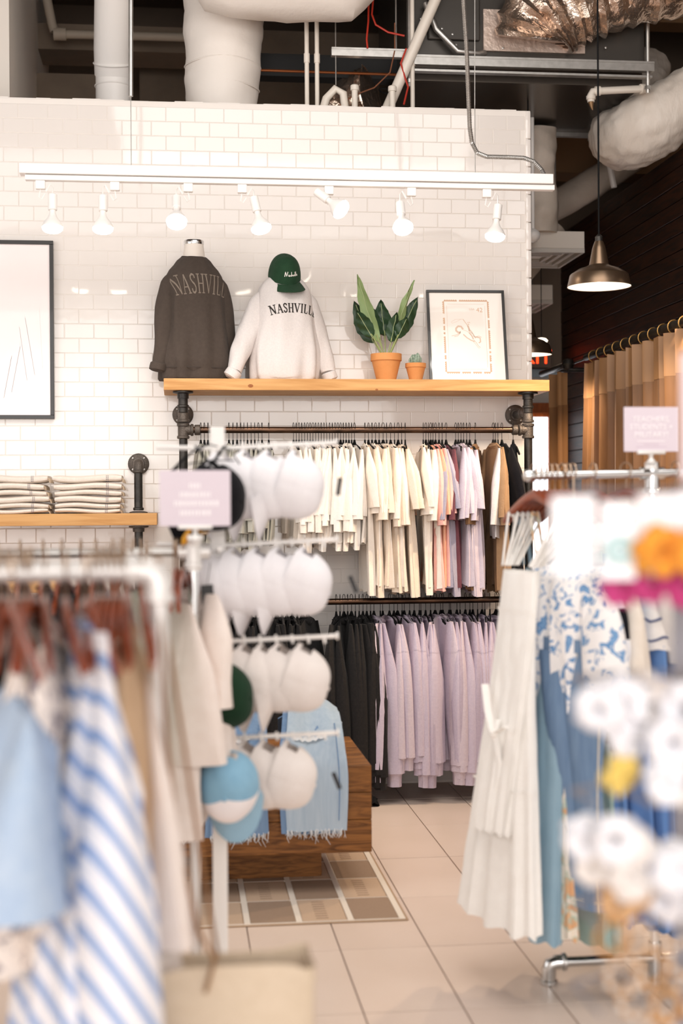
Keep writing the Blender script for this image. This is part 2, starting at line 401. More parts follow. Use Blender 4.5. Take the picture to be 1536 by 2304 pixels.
# ------------------------------------------------------------ ducts, pipes and machine overhead
DUCT_W = mat('white_duct_wrap', 'F0E8E0', 0.6, bump=0.25, bscale=22)
DUCT_G = mat('grey_white_duct_wrap', 'D4C8BC', 0.6, hex2='B8AA9C', var=0.3, scale=6, bump=0.35, bscale=26)
def lumpy_duct(name, label, pts, r, m, amp=0.02, freq=6, n=32, sub=14, stretch=(1, 1, 1), wrinkle=0.0):
    P = [Vector(p) for p in pts]; Q = []
    for i in range(len(P) - 1):
        p0, p1, p2, p3 = P[max(i - 1, 0)], P[i], P[i + 1], P[min(i + 2, len(P) - 1)]
        for k in range(sub):
            t = k / sub
            Q.append(0.5 * ((2 * p1) + (p2 - p0) * t + (2 * p0 - 5 * p1 + 4 * p2 - p3) * t * t + (3 * p1 - p0 - 3 * p2 + p3) * t ** 3))
    Q.append(P[-1])
    rr = r if isinstance(r, (list, tuple)) else [r] * len(P)
    R = []
    for q in range(len(Q)):
        a = q / (len(Q) - 1) * (len(P) - 1); i = min(int(a), len(P) - 2); R.append(rr[i] + (rr[i + 1] - rr[i]) * (a - i))
    mb = MB(); mb.tube(Q, R, n)
    out = []
    for idx, v in enumerate(mb.v):
        c = Q[min(idx // n, len(Q) - 1)]; d = (Vector(v) - c)
        p = Vector((v[0] * freq * stretch[0], v[1] * freq * stretch[1], v[2] * freq * stretch[2]))
        k = 1 + (amp * noise.noise(p) + amp * 0.5 * noise.noise(p * 2.3) + wrinkle * (abs(noise.noise(p * 4)) - .2)) / max(d.length, 0.05)
        out.append(tuple(c + d * k))
    mb.v = out
    t = thing(name, label, 'duct', (0, 0, 0))
    mb.build('duct_wrap', m, t)
    return t
# slim round duct, left
t = thing('round_duct', 'slim white round duct with an elbow seam rising behind the tiled wall at the left', 'duct')
m = MB(); m.tube([(-0.354, 8.3, 3.3), (-0.354, 8.3, 4.02)], 0.100, 28); m.build('lower_length', TRACK_WHITE, t)
m = MB(); m.tube([(-0.354, 8.3, 4.0), (-0.353, 8.22, 4.12), (-0.33, 7.95, 4.42), (-0.31, 7.6, 4.8), (-0.3, 7.4, 5.25)], 0.106, 28); m.build('upper_length', TRACK_WHITE, t)
for z in (3.72, 3.93):
    m = MB(); m.tube(arc((-0.354, 8.3, z), 0.103, 0, 2 * pi, 24, 'xy')[:-1], 0.005, 6, closed=True); m.build('band', TRACK_WHITE, t)
m = MB(); m.tube([(-0.354 + 0.108 * cos(a), 8.27 + 0.108 * sin(a), 4.055 + 0.05 * sin(a)) for a in [2 * pi * k / 24 for k in range(24)]], 0.006, 6, closed=True); m.build('elbow_seam', TRACK_WHITE, t)
# thick insulated duct
def zig(n): return [0] * n
big = lumpy_duct('insulated_duct', 'thick white insulated duct dropping behind the tiled wall in the upper middle', [(0.27, 8.05, 3.45), (0.262, 8.05, 3.78), (0.272, 8.05, 4.1), (0.285, 8.05, 4.6), (0.29, 8.05, 5.2)], [0.185, 0.198, 0.218, 0.23, 0.23], DUCT_W, 0.012, 4, stretch=(1, 1, 2.0))
m = MB(); m.rings([[(x, 7.60 + 0.26 * cos(a) * s, 4.425 + 0.31 * sin(a) * s + dz + 0.018 * noise.noise(Vector((x * 9, a * 2, 1)))) for a in [2 * pi * k / 28 for k in range(28)]] for x, s, dz in
    [(0.06, 0.3, .2), (0.08, 0.85, .12), (0.16, 1, .04), (0.3, 1.02, .01), (0.45, 1, 0.0), (0.6, 1.02, 0), (0.75, 1, .0), (0.88, 1.0, 0), (0.95, 0.99, 0.0), (1.02, .95, .06), (1.15, .93, .18), (1.3, .9, .3), (1.45, .85, .45)]], True, True)
m.build('horizontal_length', DUCT_W, big)
for z, s in ((3.85, .205), (3.98, .214)):
    m = MB(); m.tube([(0.268 + s * cos(a), 8.05 + s * sin(a), z + 0.006 * sin(3 * a)) for a in [2 * pi * k / 30 for k in range(30)]], 0.004, 5, closed=True); m.build('tape_seam', DUCT_W, big)
# right-hand ducts
lumpy_duct('flexible_duct', 'large grey-white wrinkled flexible duct sweeping in over the dark wood wall at the right', [(3.6, 7.6, 4.25), (3.15, 8.08, 3.96), (2.745, 8.22, 3.73), (2.74, 8.6, 3.80), (2.92, 8.95, 4.05), (3.1, 9.2, 4.4)], [0.195, 0.20, 0.195, 0.185, 0.18, 0.18], mat('wrinkled_duct_sleeve', 'EFE6DC', .55, hex2='DDD0C3', var=.3, scale=5, bump=.6, bscale=12, stretch=(2.5, 1, 1)), 0.016, 3.5, 64, 26, (1, 1, 1), 0.022)
lumpy_duct('drop_duct', 'grey-white wrapped duct dropping to the air diffuser beside the tiled wall', [(2.30, 8.9, 3.90), (2.30, 8.9, 3.8), (2.30, 8.9, 3.6), (2.30, 8.9, 3.24)], 0.118, DUCT_G, 0.03, 6)
lumpy_duct('background_duct', 'dim round duct bending away behind the drop duct above the wood wall', [(2.35, 10.3, 3.64), (2.7, 10.2, 3.68), (3.0, 10.0, 3.83), (3.3, 9.9, 4.05), (3.5, 9.8, 4.4)], 0.11, DUCT_G, 0.01, 6)
m = MB(); m.tube([(2.96, 9.4, 3.66), (2.84, 9.4, 4.24)], .02, 8); tag(m.build('support_rod', TRACK_WHITE), 'thin white pipe slanting beside the wrinkled duct over the wood wall', 'pipe')

def diffuser(loc, w, d, label, rz=0.0):
    t = thing('air_diffuser', label, 'diffuser', loc, rz)
    for sx in (-1, 1):
        r_ = MB(); r_.tube([(sx * w * .4, d * .3, .1), (sx * w * .4, d * .3, (3.9 if loc[1] < 9.5 else 5.3) - loc[2])], .004, 6); r_.build('hanger_rod', STEEL, t)
    m = MB(); m.bevel_box((-w / 2, -d / 2, 0), (w / 2, d / 2, 0.11), 0.004); m.build('plenum_box', mat('plenum_paint', 'CFC6BC', .6), t, smooth=False)
    m = MB()
    for k in range(4):
        s = 1 - k * .2; a, b = w / 2 * s, d / 2 * s; e = .018
        for lo, hi in (((-a, -b, 0), (a, -b + e, 0)), ((-a, b - e, 0), (a, b, 0)), ((-a, -b + e, 0), (-a + e, b - e, 0)), ((a - e, -b + e, 0), (a, b - e, 0))):
            m.box((lo[0], lo[1], -0.02 - .006 * (k == 0)), (hi[0], hi[1], -0.0005))
    m.build('louvre', mat('louvre_paint', 'B9B2AA', .5), t, smooth=False)
    return t
diffuser((2.30, 9.15, 3.14), 0.58, 0.6, 'square white ceiling air diffuser under the wrapped drop duct')
diffuser((2.44, 10.25, 2.98), 0.5, 0.5, 'smaller far air diffuser half hidden behind the tiled wall above the exit sign')
lumpy_duct('curved_duct', 'grey curved duct passing below the first air diffuser', [(1.9, 9.9, 3.22), (2.2, 9.9, 3.14), (2.42, 9.9, 3.18), (2.66, 9.9, 3.5)], 0.115, DUCT_G, 0.01, 6)
t = thing('globe_fitting', 'round white globe fitting poking past the tiled wall edge below the drop duct', 'lamp', (2.215, 8.7, 3.19))
m = MB(); m.lathe([(0.001, -.045), (.025, -.038), (.042, -.018), (.047, 0), (.042, .02), (.025, .036), (.012, .042), (.012, .735)], 20); m.build('globe', TRACK_WHITE, t)

# air handler
BOXM = mat('dark_grey_sheet_metal', '55504B', 0.35, 0.5, hex2='45413D', var=0.4, scale=2)
t = thing('air_handler', 'dark grey sheet-metal air handling unit hanging above the right end of the tiled wall', 'machine')
m = MB(); m.bevel_box((1.30, 7.95, 4.035), (2.69, 9.05, 5.1), 0.006); m.build('casing', BOXM, t, smooth=False)
m = MB(); m.box((1.30, 8.0, 3.925), (2.69, 9.05, 4.03)); m.build('drain_pan', mat('dark_pan', '5A524B', 0.25, 0.7), t, smooth=False)
m = MB(); m.bevel_box((1.42, 7.925, 4.14), (1.72, 7.95, 4.9), 0.008); m.build('access_panel', BOXM, t, smooth=False)
m = MB()
for px in ((1.50, 4.2), (1.56, 4.17), (1.58, 4.11), (2.45, 4.12), (1.85, 4.1), (1.38, 4.25)): m.lathe([(.006, 0), (.006, .004), (.002, .005)], 8, T((px[0], 7.925, px[1])) @ RX(pi / 2))
stuff(m.build('rivet', STEEL, t))
m = MB(); m.box((1.74, 7.93, 4.085), (2.33, 7.949, 4.32)); m.build('foil_collar', mat('pinkish_foil', 'CDB9AC', 0.4, 0.35, bump=0.6, bscale=30), t, smooth=False)
FOIL = mat('crinkled_foil', 'D8CCBF', 0.22, 0.9, bump=1.0, bscale=26, hex2='C0A08A', var=0.3, scale=7)
fd = MB(); Q = []; 
for k in range(34):
    a = k / 33; Q.append((2.0 + .95 * a ** 1.9, 7.86 - .12 * a, 4.13 + .52 * a - .12 * a * a))
fd.tube(Q, [.13 + .012 * sin(k * 2.4) + .03 * min(1, k / 14) for k in range(34)], 40, ry=[.20 + .015 * sin(k * 2.4) + .05 * min(1, k / 8) for k in range(34)])
fd.v = [tuple(Vector(v) + Vector((0, 1, 1)) * .022 * noise.noise(Vector((v[0] * 6, v[1] * 9, v[2] * 16)))) for v in fd.v]
fd.build('foil_duct', FOIL, t)
for z0, z1, y in ((3.975, 4.028, 7.90), (3.948, 3.960, 7.94)):
    m = MB(); m.box((1.33, y - .04, z0), (2.715, y, z1)); m.box((1.33, y - .045, z1 - .012), (2.715, y - .04, z1)); m.build('support_channel', STEEL, t, smooth=False)
m = MB(); m.box((1.0, 9.02, 3.90), (2.73, 9.06, 3.935)); m.build('support_channel', STEEL, t, smooth=False)
for x, y in ((2.69, 7.9), (1.31, 7.9), (2.69, 9.04)):
    m = MB(); m.tube([(x, y, 3.86), (x, y, 5.3)], 0.012, 8); m.lathe([(.02, -.01), (.02, .01)], 6, T((x, y, 3.89))); m.build('threaded_rod', STEEL, t)
m = MB(); m.tube([(1.40, 7.9, 4.33), (1.46, 7.88, 4.18), (1.58, 7.88, 4.06), (1.70, 7.88, 4.05), (1.74, 7.9, 4.06)], 0.018, 10); m.build('flex_conduit', STEEL, t)
# condensate drain
t = thing('drain_pipe', 'white plastic condensate pipe with elbows under the air handler', 'pipe')
PVC = mat('white_pvc', 'EBE2D6', .4)
m = MB(); m.tube([(2.70, 8.3, 3.925), (2.705, 8.1, 3.925), (2.71, 8.0, 3.915), (2.68, 7.97, 3.905), (2.42, 7.97, 3.885)], 0.021, 14); m.tube([(2.42, 7.97, 3.885), (2.385, 7.97, 3.88), (2.375, 7.97, 3.86), (2.375, 7.97, 3.82)], .021, 14); m.build('pipe_run', PVC, t)
for p, q in (((2.67, 7.97, 3.905), (2.71, 7.98, 3.912)), ((2.40, 7.97, 3.884), (2.43, 7.97, 3.886)), ((2.375, 7.97, 3.835), (2.375, 7.97, 3.855))):
    m = MB(); m.tube([p, q], .027, 14); m.build('fitting', PVC, t)
m = MB(); m.tube([(2.375, 7.97, 3.82), (2.38, 7.97, 3.79), (2.385, 7.97, 3.775)], [.016, .008, .003], 8); m.build('spout', mat('dull_brass', '9A7A5A', .5, .6), t)
# pipes behind the wall
for x, top, lab in ((0.728, 4.75, 'left of the two thin white vertical pipes behind the tiled wall'), (0.785, 4.75, 'right of the two thin white vertical pipes behind the tiled wall'), (1.322, 4.8, 'thin white vertical pipe crossing in front of the air handler')):
    t = thing('vertical_pipe', lab, 'pipe')
    m = MB(); m.tube([(x, 7.88, 3.4), (x, 7.88, top)], .0125, 12); m.build('pipe_length', PVC, t)
    m = MB(); m.tube([(x, 7.88, 3.97), (x, 7.88, 4.02)], .0165, 12); m.build('coupling', PVC, t)
t = thing('sloping_pipe', 'thick cream pipe sloping up to the right in front of the dark machine', 'pipe')
m = MB(); m.tube([(1.10, 7.9, 3.55), (1.50, 7.82, 4.45), (1.55, 7.8, 4.55)], .031, 16); m.build('pipe_length', PVC, t)
m = MB(); m.tube([(1.17 + .038 * cos(a), 7.87 + .038 * sin(a), 3.82 - .01 * cos(a)) for a in [2 * pi * k / 16 for k in range(16)]], .004, 6, closed=True); m.build('strap_ring', BLACK_VELVET, t)
for x in (0.985, 1.195):
    t = thing('pipe_stub', ('short capped white pipe stub behind the wall top left of the sloping pipe' if x < 1.1 else 'short capped white pipe stub at the foot of the sloping pipe'), 'pipe')
    m = MB(); m.lathe([(.017, 3.5), (.017, 3.80), (.024, 3.80), (.024, 3.825), (.019, 3.83)], 12, T((x, 7.8, 0))); m.build('stub', PVC, t)
tag((lambda b: (b.box((0.865, 7.86, 4.01), (1.32, 7.9, 4.055)), b.box((0.865, 7.855, 4.045), (1.32, 7.86, 4.055)), b.build('strut_channel', STEEL, smooth=False))[-1])(MB()), 'light grey steel strut channel between the thin white pipes and the machine', 'channel')
tag((lambda b: (b.box((0.30, 8.3, 4.02), (1.5, 8.42, 4.15)), b.build('black_beam', mat('black_beam_paint', '0C0A0A', .6), smooth=False))[-1])(MB()), 'black horizontal beam behind the white vertical pipes', 'beam')
tag((lambda b: (b.tube([(0.2, 8.1, 3.99), (1.6, 8.1, 3.985)], .008, 8), b.build('copper_pipe', mat('dull_copper', '8A4E2A', .4, .7)))[-1])(MB()), 'thin copper pipe running level below the black beam', 'pipe')
tag((lambda b: (b.tube([(0.89, 7.88, 3.85), (0.89, 7.88, 5.2)], .004, 8), b.build('threaded_hanger_rod', STEEL))[-1])(MB()), 'thin steel rod holding the left end of the strut channel', 'rod')
tag((lambda b: (b.tube([(1.23, 7.88, 4.02), (1.23, 7.88, 5.2)], .005, 8), b.build('threaded_hanger_rod', STEEL))[-1])(MB()), 'thin steel rod holding the right part of the strut channel', 'rod')
RED = mat('red_cable', 'B8301C', .5)
for lab, pts in (('red cable dangling left of the air handler', [(1.075, 7.86, 4.35), (1.07, 7.85, 4.2), (1.06, 7.85, 4.1), (1.065, 7.85, 4.05)]), ('red cable looping from the white duct toward the sloping pipe', [(1.10, 7.86, 4.33), (1.09, 7.85, 4.24), (1.11, 7.84, 4.18), (1.18, 7.84, 4.14), (1.27, 7.83, 4.12)]), ('red cable hanging down behind the thin pipe beside the machine', [(1.28, 7.83, 4.05), (1.25, 7.84, 3.97), (1.27, 7.84, 3.9), (1.29, 7.84, 3.84), (1.265, 7.84, 3.74)])):
    m = MB(); m.tube(pts, .0055, 6); tag(m.build('red_cable', RED), lab, 'cable')
m = MB(); m.tube([(1.22, 7.86, 4.2), (1.22, 7.86, 4.05), (1.19, 7.85, 3.92), (1.1, 7.84, 3.83), (0.98, 7.83, 3.78), (0.9, 7.83, 3.72)], .004, 6); tag(m.build('brown_cable', mat('brown_cable_skin', '7A4A30', .6)), 'thin brown cable sagging down to the wall top', 'cable')
lumpy_duct('foil_hose', 'crinkled silver foil duct behind the wall top between the thin pipes and the sloping pipe', [(0.95, 8.35, 3.5), (0.98, 8.3, 3.75), (1.05, 8.25, 3.86), (1.13, 8.2, 3.88)], .15, FOIL, .03, 9, 28, 12, (1, 1, 1), .05)
m = MB(); m.tube([(0.80, 7.83, 3.66), (0.83, 7.83, 3.76), (0.88, 7.83, 3.815), (0.925, 7.83, 3.79), (0.935, 7.83, 3.70), (0.935, 7.83, 3.6)], .022, 12); tag(m.build('curved_hose', PVC), 'short grey-white hose arching above the wall top', 'hose')
t = thing('sprinkler_pipe', 'painted pipe with a tee joint at the top left behind the wall', 'pipe')
m = MB(); m.tube([(-0.86, 9.4, 5.0), (-0.79, 9.4, 4.65), (-0.775, 9.4, 4.60)], .03, 12); m.tube([(-0.78, 9.4, 4.585), (0.2, 9.4, 4.59)], .028, 12); m.build('pipe_length', mat('dim_pipe_paint', 'B5A898', .6), t)
m = MB(); m.tube([(-0.78, 9.4, 4.585), (-0.70, 9.4, 4.585)], .042, 12); m.build('tee_joint', mat('dim_pipe_paint', 'B5A898'), t)

# ------------------------------------------------------------ track lighting
BULB = mat('lit_bulb_face', 'FFFFFF', .4, emit=('FFF1DE', 16))
track = thing('light_track', 'long white track light bar hung on rods in front of the tiled wall', 'light track', (0, 0, 0))
m = MB(); m.bevel_box((-0.715, 6.665, 3.045), (1.80, 6.735, 3.092), .003); m.build('upper_channel', TRACK_WHITE, track, smooth=False)
m = MB(); m.bevel_box((-0.69, 6.68, 3.018), (1.81, 6.72, 3.043), .003); m.build('lower_channel', TRACK_WHITE, track, smooth=False)
for x, xt in ((-0.205, -0.19), (1.425, 1.41)):
    m = MB(); m.tube([(x, 6.7, 3.09), (x, 6.7, 3.42)], .0022, 6); m.tube([(x, 6.7, 3.42), (x + .012, 6.7, 5.3)], .011 if x < 0 else .0022, 10); m.build('suspension_rod', STEEL, track)
m = MB(); cp = [(1.36, 6.62, 4.3), (1.357, 6.62, 3.89), (1.37, 6.62, 3.68), (1.383, 6.62, 3.29), (1.393, 6.62, 3.22), (1.42, 6.63, 3.175), (1.47, 6.65, 3.163), (1.57, 6.66, 3.165), (1.66, 6.68, 3.168), (1.71, 6.69, 3.155), (1.75, 6.7, 3.12), (1.765, 6.7, 3.09)]
CPV = [Vector(p) for p in cp]; cc = []
for i in range(len(CPV) - 1):
    L = (CPV[i + 1] - CPV[i]).length; k = max(2, int(L / .004)); cc += [CPV[i].lerp(CPV[i + 1], j / k) for j in range(k)]
m.tube(cc, [.0115 if i % 2 else .0085 for i in range(len(cc))], 10); m.build('armoured_conduit', STEEL, track)
heads = [(-0.566, 2.90, 0, 8, -1, 'first white track spotlight from the left, pointing straight down'), (-0.336, 2.90, 0, 8, 1, 'second white track spotlight from the left, pointing straight down'),
         (0.003, 2.90, 0, 34, 1, 'third white track spotlight from the left, its lit face turned toward the viewer'), (0.365, 2.905, -12, 14, -1, 'fourth white track spotlight from the left, tipped slightly to the right'),
         (0.665, 2.94, -48, 25, 1, 'fifth white track spotlight, swung steeply to the right below the bar'), (1.06, 2.89, 0, 34, 1, 'sixth white track spotlight, its lit face turned toward the viewer above the leafy plant'), (1.535, 2.89, 8, 10, -1, 'rightmost white track spotlight near the end of the wall')]
for x, z, ay, ax, s, lab in heads:
    t = thing('track_spotlight', lab, 'spotlight', (x, 6.7, z), group='white spotlights on the track')
    m = MB(); m.bevel_box((-.022 - s * -.055, -.016, .085), (.022 - s * -.055, .016, .125), .004, T((0, 0, 3.018 - z - .125))); m.build('adapter', TRACK_WHITE, t, smooth=False)
    top = 3.018 - z
    m = MB(); m.tube([(s * .055, 0, top - .04), (s * .062, 0, top - .075), (s * .05, 0, top - .085), (s * .035, 0, top - .06)] , .003, 6); m.tube([(s * .03, 0, top - .05), (s * .01, 0, top - .015), (0, 0, top - .03), (0, 0, .05)], .0035, 6); m.build('yoke_wire', TRACK_WHITE, t)
    M = T((0, 0, .05)) @ RY(radians(ay)) @ RX(radians(-ax))
    m = MB(); m.lathe([(.019, -.07), (.021, -.068), (.021, .004), (.016, .008)], 20, M); m.build('socket_sleeve', TRACK_WHITE, t)
    m = MB(); m.lathe([(.014, -.068), (.015, -.085), (.022, -.105), (.038, -.125), (.0475, -.145), (.0480, -.152)], 24, M, cap=False); m.build('bulb_neck', TRACK_WHITE, t)
    m = MB(); m.lathe([(.0478, -.151), (.046, -.162), (.038, -.170), (.02, -.176), (.001, -.178)], 24, M); m.build('bulb_face', BULB, t)
    d = bpy.data.lights.new('spot', 'SPOT'); d.energy = 7.5; d.spot_size = radians(110); d.spot_blend = .9; d.color = (1, .92, .84); d.shadow_soft_size = .045
    lo = bpy.data.objects.new('lamp_light', d); col.objects.link(lo); lo.parent = t; lo.matrix_basis = M @ T((0, 0, -.19)) @ RX(radians(22) + radians(ax) * 1.0)

# ------------------------------------------------------------ pipe fixtures and shelves on the tiled wall
def flange_part(parent, M, m=FIT_IRON, r=.056):
    b = MB(); b.lathe([(r, 0), (r, .006), (r - .003, .009), (.032, .011), (.030, .030), (.022, .030)], 28, M); fl = b.build('flange', m, parent)
    for a in (45, 135, 225, 315):
        s = MB(); s.lathe([(.0055, .009), (.0055, .013), (.003, .0145)], 8, M @ T((.042 * cos(radians(a)), .042 * sin(radians(a)), 0))); s.build('screw', STEEL, fl)
def collar(b, p, axis, r=.029, h=.016):
    M = T(p) @ {'z': Matrix.Identity(4), 'x': RY(pi / 2), 'y': RX(pi / 2)}[axis]
    b.lathe([(r - .004, -h / 2), (r, -h / 2 + .003), (r, h / 2 - .003), (r - .004, h / 2)], 24, M)
PY, PR = 7.32, .0215
rack = thing('pipe_garment_rack', 'black iron pipe double garment rack fixed to the white tiled wall', 'garment rack')
for x in (0.030, 1.832):
    s = 1 if x < 1 else -1
    flange_part(rack, T((x, 7.609, 1.996)) @ RX(pi / 2))
    b = MB(); b.tube([(x, 7.58, 1.996), (x, 7.42, 1.996)], PR, 20); b.build('wall_stub', PIPE_IRON, rack)
    b = MB(); b.tube([(x, 7.43, 1.996), (x, 7.37, 1.996), (x, 7.335, 1.990), (x, 7.322, 1.975), (x, PY, 1.94)], .0265, 20); collar(b, (x, 7.42, 1.996), 'y', .031); collar(b, (x, PY, 1.945), 'z', .031)
    b.build('elbow_fitting', FIT_IRON, rack)
    b = MB(); b.tube([(x, PY, 1.99), (x, PY, 2.075)], .0245, 20); collar(b, (x, PY, 2.02), 'z', .030); b.lathe([(.052, 2.096), (.052, 2.088), (.030, 2.084), (.029, 2.06)], 24, T((x, PY, 0))); b.build('shelf_flange', PIPE_IRON, rack)
    b = MB(); b.tube([(x, PY, 1.93), (x, PY, 1.855)], .027, 20); collar(b, (x, PY, 1.925), 'z', .032); collar(b, (x, PY, 1.862), 'z', .032)
    b.tube([(x, PY, 1.899), (x + s * .045, PY, 1.899)], .026, 20); collar(b, (x + s * .045, PY, 1.899), 'x', .031); collar(b, (x + s * .072, PY, 1.899), 'x', .027, .03); b.build('tee_fitting', FIT_IRON, rack)
    b = MB(); b.tube([(x, PY, 1.86), (x, PY, 1.05)], PR, 20); b.build('post', PIPE_IRON, rack)
    b = MB(); b.tube([(x, PY, 1.05), (x, PY, .97)], .027, 20); b.tube([(x, PY, 1.010), (x + s * .045, PY, 1.010)], .026, 20); collar(b, (x, PY, 1.05), 'z', .032); collar(b, (x, PY, .97), 'z', .032); collar(b, (x + s * .045, PY, 1.01), 'x', .031); b.build('tee_fitting', FIT_IRON, rack)
    b = MB(); b.tube([(x, PY, .98), (x, PY, .03)], PR, 20); b.build('post', PIPE_IRON, rack)
    flange_part(rack, T((x, PY, 0.0)))
for z in (1.899, 1.010):
    b = MB(); b.tube([(0.07, PY, z), (1.79, PY, z)], .0165, 20); b.build('rail', RAIL_IRON, rack)

def plank(name, label, lo, hi, knots=()):
    t = thing(name, label, 'shelf')
    b = MB(); b.bevel_box(lo, hi, .0025); b.build('board', PINE, t, smooth=False)
    for kx, kz, r in knots:
        k = MB(); k.lathe([(.001, .0006), (r * .5, .0008), (r, .0002)], 18, T((kx, lo[1], kz)) @ RX(pi / 2) @ Matrix.Diagonal((1.25, .8, 1, 1))); k.build('knot', mat('pine_knot', 'A8662E', .6, hex2='8A4A1C', var=.3, scale=60), t)
    return t
plank('wall_shelf', 'long honey pine shelf carried by the iron pipe rack, holding the mannequins and plants', (-.067, 7.25, 2.098), (1.93, 7.607, 2.157), ((.372, 2.12, .011), (1.02, 2.103, .006)))
# lower shelf at the left on its own pipe
lr = thing('pipe_shelf_bracket', 'black iron pipe bracket holding the lower left pine shelf', 'shelf bracket')
x = -.199
flange_part(lr, T((x - .006, 7.609, 1.735)) @ RX(pi / 2))
b = MB(); b.tube([(x, 7.6, 1.732), (x, 7.40, 1.732)], PR, 18); b.build('wall_stub', PIPE_IRON, lr)
b = MB(); b.tube([(x, 7.41, 1.732), (x, 7.36, 1.732), (x, 7.33, 1.725), (x, PY, 1.71), (x, PY, 1.685)], .0265, 20); collar(b, (x, PY, 1.688), 'z', .030); b.build('elbow_fitting', FIT_IRON, lr)
b = MB(); b.tube([(x, PY, 1.69), (x, PY, 1.49)], PR, 18); collar(b, (x, PY, 1.497), 'z', .027); b.build('post', PIPE_IRON, lr)
b = MB(); b.lathe([(.050, 1.411), (.050, 1.403), (.030, 1.399), (.029, 1.38)], 24, T((x, PY, 0))); b.build('shelf_flange', FIT_IRON, lr)
b = MB(); b.lathe([(.046, 1.4765), (.046, 1.481), (.028, 1.486)], 24, T((x, PY, 0))); b.build('shelf_flange', FIT_IRON, lr)
b = MB(); b.tube([(x, PY, 1.39), (x, PY, .03)], PR, 18); b.build('post', PIPE_IRON, lr)
flange_part(lr, T((x, PY, 0)))
plank('wall_shelf', 'lower honey pine shelf at the left edge holding folded cream towels', (-1.35, 7.25, 1.415), (-.105, 7.607, 1.475))
plank('wall_shelf', 'lowest pine shelf at the left edge, mostly hidden behind the clothes rails', (-1.35, 7.25, 1.08), (-.6, 7.607, 1.14))

# folded towels
TOWEL = fabric('cream_linen', 'F0E6DB', 'E8DBCE', scale=40); DASH = mat('navy_stitch', '4A4660', .8)
FRINGE = fabric('fawn_fringe', 'CDB79E')
def towel(x0, x1, z, h, label, seed, group, dash=True, y0=7.275, y1=7.55):
    r = random.Random(seed); t = thing('folded_towel', label, 'towel', ((x0 + x1) / 2, y0, z), group=group)
    w = (x1 - x0) / 2; b = MB(); R = []
    ph = r.uniform(0, 6)
    for i in range(15):
        u = -1 + 2 * i / 14; sag = .006 * sin(u * 3 + ph)
        e = 1 if abs(u) < .93 else .72
        prof = []
        for k in range(16):
            a = 2 * pi * k / 16; c, s = cos(a), sin(a)
            yy = (y1 - y0) / 2 * (1 + (abs(c) ** .35) * (1 if c > 0 else -1)); zz = h * .5 + h * .5 * e * (abs(s) ** .7) * (1 if s > 0 else -1) + (sag if True else 0) * .8
            prof.append((u * w, yy, zz))
        R.append(prof)
    b.rings(R, True, True); b.build('towel_cloth', TOWEL, t)
    if dash:
        b = MB()
        for c in range(2):
            for k in range(4):
                b.box((w * .55 + c * .008, -.0015, h * (.12 + k * .22)), (w * .55 + .003 + c * .008, .0, h * (.22 + k * .22)))
        stuff(b.build('stitch_marks', DASH, t, smooth=False))
    b = MB()
    for k in range(9):
        yy = .02 + k * .028; b.tube([(w - .004, yy, h * .6), (w + .006, yy, h * .4), (w + .009 + r.uniform(-.003, .003), yy + .004, -.004 + h * .1)], .003, 5)
    stuff(b.build('fringe', FRINGE, t))
ords = ['bottom', 'second from the bottom', 'third from the bottom', 'third from the top', 'second from the top', 'top']
for st, (xs, nm) in enumerate((((-1.02, -.655), 'left'), ((-.625, -.285), 'right'))):
    z = 1.476
    for k in range(6):
        hh = [.026, .028, .036, .030, .036, .040][k]; j = random.Random(k + 9 * st)
        towel(xs[0] + j.uniform(0, .02), xs[1] + j.uniform(-.018, .012), z, hh - .001, '%s folded cream towel in the %s stack on the lower left shelf' % (ords[k], nm), k + 10 * st, 'folded towels on the lower left shelf'); z += hh
towel(-1.0, -.76, 1.141, .09, 'thick folded cream towel on the lowest shelf at the left edge', 77, 'folded towels on the lower left shelf')

# framed pictures
FRAME_BLK = mat('black_frame', '1C1815', .35, coat=.2)
def frame_parts(t, w, h, b, d, mat_print):
    for lo, hi in (((0, 0, 0), (w, d, b)), ((0, 0, h - b), (w, d, h)), ((0, 0, b), (b, d, h - b)), ((w - b, 0, b), (w, d, h - b))):
        m = MB(); m.bevel_box(lo, hi, .0015); m.build('frame_rail', FRAME_BLK, t, smooth=False)
    m = MB(); m.box((b - .002, d * .45, b - .002), (w - b + .002, d * .6, h - b + .002)); return m.build('print', mat_print, t, smooth=False)
t = thing('wall_picture', 'large black-framed picture with a pale print hanging on the tiles at the left edge', 'picture', (-1.36, 7.583, 1.972))
pr_ = frame_parts(t, .72, .934, .020, .026, mat('pale_pink_print', 'FBF1EF', .25, hex2='F7E8E5', var=.1, scale=3, coat=.6))
m = MB()
for k in range(7): m.rings([[(.42 + .04 * k + .05 * sin(k) * q, .0108, .08 + .03 * k + q * (.2 + .02 * k) + e) for e in (-.003, .003)] for q in [i / 8 for i in range(9)]])
stuff(m.build('faint_artwork', mat('faint_print_ink', 'F1DCD8', .4), t, smooth=False))

